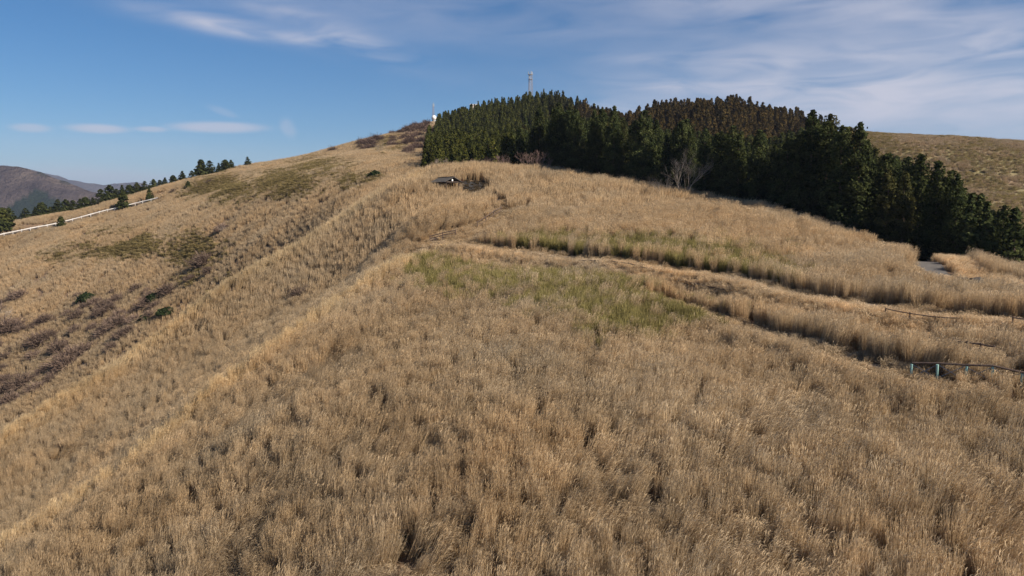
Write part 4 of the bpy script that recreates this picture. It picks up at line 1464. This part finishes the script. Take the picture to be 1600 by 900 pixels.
def clump(name, seed, m, stems=42, leaves=40, h=1.75, rad=.30, w=.008, plume=True, wind=.22, green=False):
    rs = np.random.default_rng(seed)
    Vs, Fs, S = [0], [], []
    # flowering stems
    n = stems
    a_ = rs.random(n) * 6.283; r = rad * np.sqrt(rs.random(n))
    b = np.column_stack([np.cos(a_) * r, np.sin(a_) * r, np.full(n, -.1)])
    hh = h * (0.45 + .62 * rs.random(n) ** .65)
    lean = np.column_stack([np.cos(a_), np.sin(a_)]) * (r / rad * .17 * rs.random(n) + .01)[:, None] * hh[:, None]
    lean[:, 0] += wind * .55 * hh * rs.random(n) * .6
    lean += rs.normal(size=(n, 2)) * .06
    ts = np.array([0, .4, .75, 1.0])
    C = np.empty((n, 4, 3))
    for j, tt in enumerate(ts):
        C[:, j, 0] = b[:, 0] + lean[:, 0] * tt ** 1.6; C[:, j, 1] = b[:, 1] + lean[:, 1] * tt ** 1.6; C[:, j, 2] = -.1 + hh * tt
    tone = rs.random(n)
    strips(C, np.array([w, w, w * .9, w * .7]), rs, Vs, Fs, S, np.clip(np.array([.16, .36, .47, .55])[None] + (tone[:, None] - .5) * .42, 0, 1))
    if plume:
        m_ = int(n * .8)
        e = C[:m_, 3]; L = .16 + .15 * rs.random(m_)
        dx = wind * (1.0 + rs.random(m_)); dy = rs.normal(size=m_) * .28
        D = np.empty((m_, 4, 3))
        for j, tt in enumerate([-.12, .3, .7, 1.0]):
            D[:, j, 0] = e[:, 0] + dx * L * tt * 1.6 * max(tt, .1); D[:, j, 1] = e[:, 1] + dy * L * tt; D[:, j, 2] = e[:, 2] + L * (tt - .42 * max(tt, 0) ** 2)
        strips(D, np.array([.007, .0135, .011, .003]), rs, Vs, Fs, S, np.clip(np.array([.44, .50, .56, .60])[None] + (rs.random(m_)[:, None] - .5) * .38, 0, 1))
    # arching leaf blades
    n = leaves
    a_ = rs.random(n) * 6.283; r = rad * .8 * np.sqrt(rs.random(n))
    b = np.column_stack([np.cos(a_) * r, np.sin(a_) * r])
    hh = h * (0.35 + .48 * rs.random(n)); out = (.10 + .30 * rs.random(n)) * (h / 1.75)
    aa = a_ + rs.normal(size=n) * .7
    C = np.empty((n, 4, 3))
    for j, (f1_, f2_) in enumerate([(0, -.06), (.2, .55), (.55, .92), (1.0, 1.0)]):
        C[:, j, 0] = b[:, 0] + (np.cos(aa) * out + wind * .4 * hh) * f1_; C[:, j, 1] = b[:, 1] + np.sin(aa) * out * f1_; C[:, j, 2] = hh * f2_
    tone = rs.random(n)
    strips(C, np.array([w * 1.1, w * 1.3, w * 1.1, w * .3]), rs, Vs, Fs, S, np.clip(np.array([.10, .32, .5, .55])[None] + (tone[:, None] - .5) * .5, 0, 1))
    return mesh_np(name, np.vstack(Vs[1:]), np.vstack(Fs), m, np.concatenate(S))


def bamboo_clump(name, seed, m, n=230, h=1.5, rad=.5, lw=.03):
    """bamboo grass: upright canes with short pointed leaves"""
    rs = np.random.default_rng(seed)
    Vs, Fs, S = [0], [], []
    a_ = rs.random(n) * 6.283; r = rad * np.sqrt(rs.random(n)); z = h * (.25 + .75 * rs.random(n) ** .7)
    p = np.column_stack([np.cos(a_) * r, np.sin(a_) * r, z])
    aa = rs.random(n) * 6.283; L = .16 + .16 * rs.random(n)
    C = np.empty((n, 3, 3))
    for j, (f, g) in enumerate([(0, 0), (.5, .22), (1.0, .05)]):
        C[:, j, 0] = p[:, 0] + np.cos(aa) * L * f; C[:, j, 1] = p[:, 1] + np.sin(aa) * L * f; C[:, j, 2] = p[:, 2] + L * (g + .5 * f)
    strips(C, np.array([lw * .4, lw, lw * .15]), rs, Vs, Fs, S, np.clip((.35 + .5 * rs.random(n))[:, None] + np.zeros((1, 3)), 0, 1))
    k = 26
    a_ = rs.random(k) * 6.283; r = rad * np.sqrt(rs.random(k)); q = np.column_stack([np.cos(a_) * r, np.sin(a_) * r])
    C = np.empty((k, 2, 3)); C[:, :, :2] = q[:, None]; C[:, 0, 2] = -.1; C[:, 1, 2] = h * (.7 + .35 * rs.random(k)); C[:, 1, :2] += rs.normal(size=(k, 2)) * .08
    strips(C, np.array([.011, .008]), rs, Vs, Fs, S, np.full((k, 2), .55))
    return mesh_np(name, np.vstack(Vs[1:]), np.vstack(Fs), m, np.concatenate(S))


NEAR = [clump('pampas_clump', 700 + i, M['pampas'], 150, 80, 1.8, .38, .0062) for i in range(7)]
FARC = [clump('pampas_clump_far', 750 + i, M['pampas'], 46, 30, 1.75, .48, .018) for i in range(5)]
SASA = [bamboo_clump('bamboo_clump', 800 + i, M['sasa']) for i in range(4)]
CANE = [clump('bamboo_cane_clump', 820 + i, M['sasa'], 60, 130, 1.6, .38, .009, False, .08) for i in range(4)]


def jgrid(x0, x1, y0, y1, sp):
    gx, gy = np.meshgrid(np.arange(x0, x1, sp), np.arange(y0, y1, sp))
    x = gx.ravel() + rng.uniform(-.5, .5, gx.size) * sp * .95; y = gy.ravel() + rng.uniform(-.5, .5, gx.size) * sp * .95
    return x, y


def masks(x, y):
    """density and height factors of the grass in plan"""
    hf = np.ones(x.shape); ok = np.ones(x.shape, bool)
    dU, nU = dist_line(x, y, UPPER, True); dL, nL = dist_line(x, y, LOWER, True); dR, nR = dist_line(x, y, ROAD, True)
    wob = fbm(x / 1.3, y / 1.3, 2, 71) * .9
    ok &= (dU > .45 + wob) & ((dL > .35 + wob) | ((dL > wob * .6) & (x < 6))) & (dR > 1.3 + .5 * wob)
    for cx, cy, rx, ry in CLEAR:
        ok &= ((x - cx) / rx) ** 2 + ((y - cy) / ry) ** 2 > 1
    # lower, trampled grass along the outer edge of the upper path
    hf = np.where(nU & (y < 100), hf * (.26 + .3 * sstep(1.6, 2.8, dU) + .44 * sstep(3.6, 5.2, dU)), hf)
    hf = np.where(nU & (y >= 100) & (y < 125), hf * (.42 + .58 * sstep(1.0, 4.5, dU)), hf)
    hf = np.where(nL, hf * (1 - sstep(-2, 12, x) * .72 * (1 - sstep(1.4, 3.6, dL))), hf)
    hf = np.where(~nU & (dU < 3.5) & (y < 110), hf * 1.12, hf)
    hf = np.where(~nL & (dL < 2.2) & (x > 2), np.maximum(hf, .95), hf)
    hf = np.where(dR < 4.2, hf * np.where(nR, 1.0, .5), hf)
    for cx, cy, r, f in LOW:
        d = np.hypot(x - cx, y - cy)
        hf = np.where(d < r, np.minimum(hf, f + (1 - f) * np.clip(d / r, 0, 1) ** 3), hf)
    return ok, hf


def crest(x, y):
    """taller pampas on the two spur backs; their sunlit yellow goes into its tint"""
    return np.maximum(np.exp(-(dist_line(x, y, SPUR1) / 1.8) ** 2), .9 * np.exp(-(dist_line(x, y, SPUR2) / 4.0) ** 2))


def green_field(x, y, z):
    u, v, d = project(x, y, z + 1.2)
    f = np.zeros(x.shape)
    for cu, cv, ru, rv, g in [(1010, 395, 150, 24, 1.0), (1120, 410, 80, 22, .9), (870, 378, 90, 18, .55), (960, 455, 135, 36, 1.0), (1000, 495, 75, 28, .95), (850, 428, 110, 22, .9),
                              (690, 422, 50, 26, .95), (1060, 480, 60, 20, .7), (1180, 420, 70, 22, .65), (780, 438, 110, 22, .75)]:
        f = np.maximum(f, g * np.exp(-(((u - cu) / ru) ** 2 + ((v - cv) / rv) ** 2)))
    dU, nU = dist_line(x, y, UPPER, True)
    f = np.where((nU & (dU < 4.6)) | (dU < 1.3) | (dist_line(x, y, LOWER) < 1.6), 0, f)
    return f


def straw_tint(x, y):
    n1 = fbm(x / 22, y / 22, 3, 51); n2 = fbm(x / 4.5, y / 4.5, 3, 57); r = rng.random(x.shape)
    base = np.array([1.0, 1.0, 1.0])[None] * (0.76 + .32 * n1 + .22 * (n2 - .5) + .20 * (r - .5))[:, None]
    warm = ((fbm(x / 7, y / 7, 3, 63) - .5) * 1.5 + rng.normal(size=x.shape) * .12)[:, None]
    return np.clip(base * (1 + warm * np.array([.07, -.01, -.13])[None]), .25, 1.7)


def in_view(x, y, margin=6.0):
    return np.abs(x) < y * .70 + margin


def tilt_rot(n):
    return np.column_stack([rng.normal(size=n) * .07, rng.normal(size=n) * .07, rng.normal(size=n) * .9])


def wind_rot(x, y):
    """clumps pressed over in gusty patches, mostly towards +x"""
    n = len(x)
    g = np.clip((fbm(x / 5, y / 5, 3, 33) - .52) * 4.0, 0, 1) * .5
    a_ = (fbm(x / 8, y / 8, 2, 37) - .5) * 3.0
    return np.column_stack([-np.sin(a_) * g + rng.normal(size=n) * .07, np.cos(a_) * g + rng.normal(size=n) * .07, rng.normal(size=n) * .45])


# near hill
P_, I_, R_, S_, T_ = [], [], [], [], []
for (y0, y1, sp) in ((14, 62, .68), (62, 118, .72), (118, 178, .80)):
    x, y = jgrid(-y1 * .72 - 6, y1 * .72 + 6, y0, y1, sp)
    k = in_view(x, y); x, y = x[k], y[k]
    k = ~inside(x, y, FOREST); x, y = x[k], y[k]
    ok, hf = masks(x, y)
    # clumping: thin out along gaps that run down the slope
    gap = fbm(x / .9, y / 2.6, 2, 91); big = fbm(x / 9, y / 9, 2, 95)
    ok &= (gap + (big - .5) * .25 > .20 + .14 * rng.random(x.shape) - .06 * (y > 70))
    x, y, hf = x[ok], y[ok], hf[ok]
    z = ground(x, y)
    g = green_field(x, y, z)
    k = rng.random(x.shape) > np.minimum(.80, (g - .06) * 1.7)
    x, y, z, hf, g = x[k], y[k], z[k], hf[k], g[k]
    hv = .74 + .50 * fbm(x / 2.6, y / 2.6, 3, 99) + rng.normal(size=x.shape) * .09
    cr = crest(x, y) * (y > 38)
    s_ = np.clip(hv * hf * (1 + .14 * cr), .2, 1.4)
    wdt = np.clip(.90 + rng.normal(size=x.shape) * .16, .55, 1.4)
    P_.append(np.column_stack([x, y, z])); R_.append(wind_rot(x, y))
    S_.append(np.column_stack([wdt, wdt, s_]))
    I_.append(rng.integers(0, 7, len(x)) if y1 < 150 else 7 + rng.integers(0, 5, len(x)))
    T_.append(straw_tint(x, y) * (1 + cr[:, None] * np.array([.20, .20, .11])[None]) * (1 + .28 * ((hf < .55) & (y < 100)))[:, None])  # crest factor paints the spurs' sunlit brightness into the straw
x, y = jgrid(-75, 75, 16, 72, 1.35)
k = in_view(x, y) & ~inside(x, y, FOREST); x, y = x[k], y[k]
k = (np.minimum(dist_line(x, y, UPPER), dist_line(x, y, LOWER)) > 1.8) & (dist_line(x, y, ROAD) > 2.5); x, y = x[k], y[k]
w_ = 1.1 + .5 * rng.random(x.shape)
P_.append(np.column_stack([x, y, ground(x, y)])); R_.append(tilt_rot(len(x)) * np.array([3, 3, 2])); S_.append(np.column_stack([w_, w_, .25 + .3 * rng.random(x.shape)]))
I_.append(rng.integers(0, 7, len(x))); T_.append(straw_tint(x, y) * .9)
x, y = jgrid(-35, 60, 35, 104, .5)
dU_, nU_ = dist_line(x, y, UPPER, True)
k = nU_ & (dU_ > .8) & (dU_ < 5.0); x, y = x[k], y[k]
w_ = .9 + .4 * rng.random(x.shape)
P_.append(np.column_stack([x, y, ground(x, y)])); R_.append(tilt_rot(len(x)) * np.array([3, 3, 2])); S_.append(np.column_stack([w_, w_, .18 + .2 * rng.random(x.shape)]))
I_.append(rng.integers(0, 7, len(x))); T_.append(straw_tint(x, y) * np.array([1.14, 1.18, 1.26])[None])
x, y = jgrid(-35, 60, 35, 128, .55)
k = (np.minimum(dist_line(x, y, UPPER), dist_line(x, y, LOWER)) < 1.25) & (rng.random(x.shape) < .5); x, y = x[k], y[k]
w_ = .9 + .4 * rng.random(x.shape)
P_.append(np.column_stack([x, y, ground(x, y)])); R_.append(tilt_rot(len(x)) * np.array([3, 3, 2])); S_.append(np.column_stack([w_, w_, .12 + .22 * rng.random(x.shape)]))
I_.append(rng.integers(0, 7, len(x))); T_.append(straw_tint(x, y) * .95)
for cx_, cy_, rx_, ry_ in [CLEAR[1], (PATCH[0], PATCH[1], 5, 8)]:       # stubble tinted dark, continuing the shade put into the gravel colour
    x = cx_ + rng.uniform(-1, 1, 220) * rx_; y = cy_ + rng.uniform(-1, 1, 220) * ry_
    P_.append(np.column_stack([x, y, ground(x, y)])); R_.append(tilt_rot(220) * np.array([4, 4, 4])); S_.append(np.column_stack([.7 + np.zeros(220), .7 + np.zeros(220), .06 + .14 * rng.random(220)]))
    I_.append(rng.integers(0, 7, 220)); T_.append(np.full((220, 3), .22) * (.6 + .8 * rng.random((220, 1))))
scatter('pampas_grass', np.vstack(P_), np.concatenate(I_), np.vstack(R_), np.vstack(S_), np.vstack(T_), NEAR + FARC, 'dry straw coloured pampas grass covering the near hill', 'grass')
n_near = sum(len(q) for q in P_)

# bamboo grass in the green strips beside the paths
x, y = jgrid(-30, 45, 45, 112, .55)
ok, hf = masks(x, y); z = ground(x, y); g = green_field(x, y, z)
k = ok & (rng.random(x.shape) < (g - .05) * 2.6 * (.35 + 1.1 * fbm(x / 2.5, y / 2.5, 3, 23))); x, y, z, hf = x[k], y[k], z[k], hf[k]
s_ = np.maximum(hf, .7) * (.82 + .42 * rng.random(x.shape))
tn = (.75 + .5 * rng.random(x.shape))[:, None] * np.array([1.0, 1.0, .9])[None]
scatter('bamboo_grass', np.column_stack([x, y, z]), rng.integers(0, 4, len(x)), tilt_rot(len(x)) * np.array([1, 1, 4]), np.column_stack([np.ones(len(x)), np.ones(len(x)), s_]), tn, CANE,
        'green bamboo grass growing in strips beside the footpaths', 'grass')

# far slopes
P_, I_, R_, S_, T_ = [], [], [], [], []
x, y = jgrid(-330, 20, 150, 560, 1.05)
x2, y2 = jgrid(100, 360, 180, 470, 1.6)
for x, y, w0 in ((x, y, 1.0), (x2, y2, 1.5)):
    k = in_view(x, y, 12) & ~inside(x, y, FOREST); x, y = x[k], y[k]
    k = ~((y < 178) & (x > -60)); x, y = x[k], y[k]
    k = (dist_line(x, y, FAR_ROAD) > 2.8) & (((x - PATCH[0]) / 5.2) ** 2 + ((y - PATCH[1]) / 8.6) ** 2 > 1); x, y = x[k], y[k]
    ol = olive_field(x, y)
    k = (rng.random(x.shape) > ol * .88) & (fbm(x / 3.5, y / 5, 3, 15) > .30); x, y, ol = x[k], y[k], ol[k]
    s_ = (.55 + .65 * fbm(x / 5, y / 5, 3, 19)) * (1 - .35 * ol)
    wdt = np.full(x.shape, w0) * (.9 + .3 * rng.random(x.shape))
    P_.append(np.column_stack([x, y, ground(x, y)])); R_.append(tilt_rot(len(x))); S_.append(np.column_stack([wdt, wdt, s_]))
    I_.append(rng.integers(0, 5, len(x))); T_.append(straw_tint(x, y) * (.96 if w0 < 1.2 else .74))
scatter('slope_grass', np.vstack(P_), np.concatenate(I_), np.vstack(R_), np.vstack(S_), np.vstack(T_), FARC, 'dry grass on the far slopes across the valley', 'grass')
# low bamboo grass on the far slopes
x, y = jgrid(-330, 20, 165, 560, 1.25)
x2, y2 = jgrid(100, 360, 180, 470, 1.9)
x, y = np.concatenate([x, x2]), np.concatenate([y, y2])
k = in_view(x, y, 12) & ~inside(x, y, FOREST); x, y = x[k], y[k]
ol = olive_field(x, y); k = rng.random(x.shape) < ol * 1.1; x, y = x[k], y[k]
wdt = 1.7 + .5 * rng.random(x.shape)
tn = (.75 + .5 * fbm(x / 6, y / 6, 3, 5))[:, None] * np.array([1.0, .94, .9])[None]
scatter('bamboo_grass', np.column_stack([x, y, ground(x, y)]), rng.integers(0, 4, len(x)), tilt_rot(len(x)) * np.array([1, 1, 4]), np.column_stack([wdt, wdt, .5 + .3 * rng.random(len(x))]), tn, SASA,
        'low olive bamboo grass in patches on the far slopes', 'grass')
print('grass clumps', n_near, len(np.vstack(P_)), len(x), 'trees', len(single), len(rest))

# ------------------------------------------------------------------ air
mh = mat('hazy_air'); t = NT(mh)
pv = t.n('ShaderNodeVolumePrincipled', {'Color': (0.58, 0.70, 1.0, 1), 'Density': 0.000065, 'Anisotropy': 0.2})
o_ = t.n('ShaderNodeOutputMaterial'); t.t.links.new(pv.outputs[0], o_.inputs['Volume'])
hz_ = MB().box((-500, 6000, 60), (30500, 20500, 1100)).build('haze', mh)
tag(hz_, 'thin pale blue air over the whole landscape', 'haze', kind='stuff')
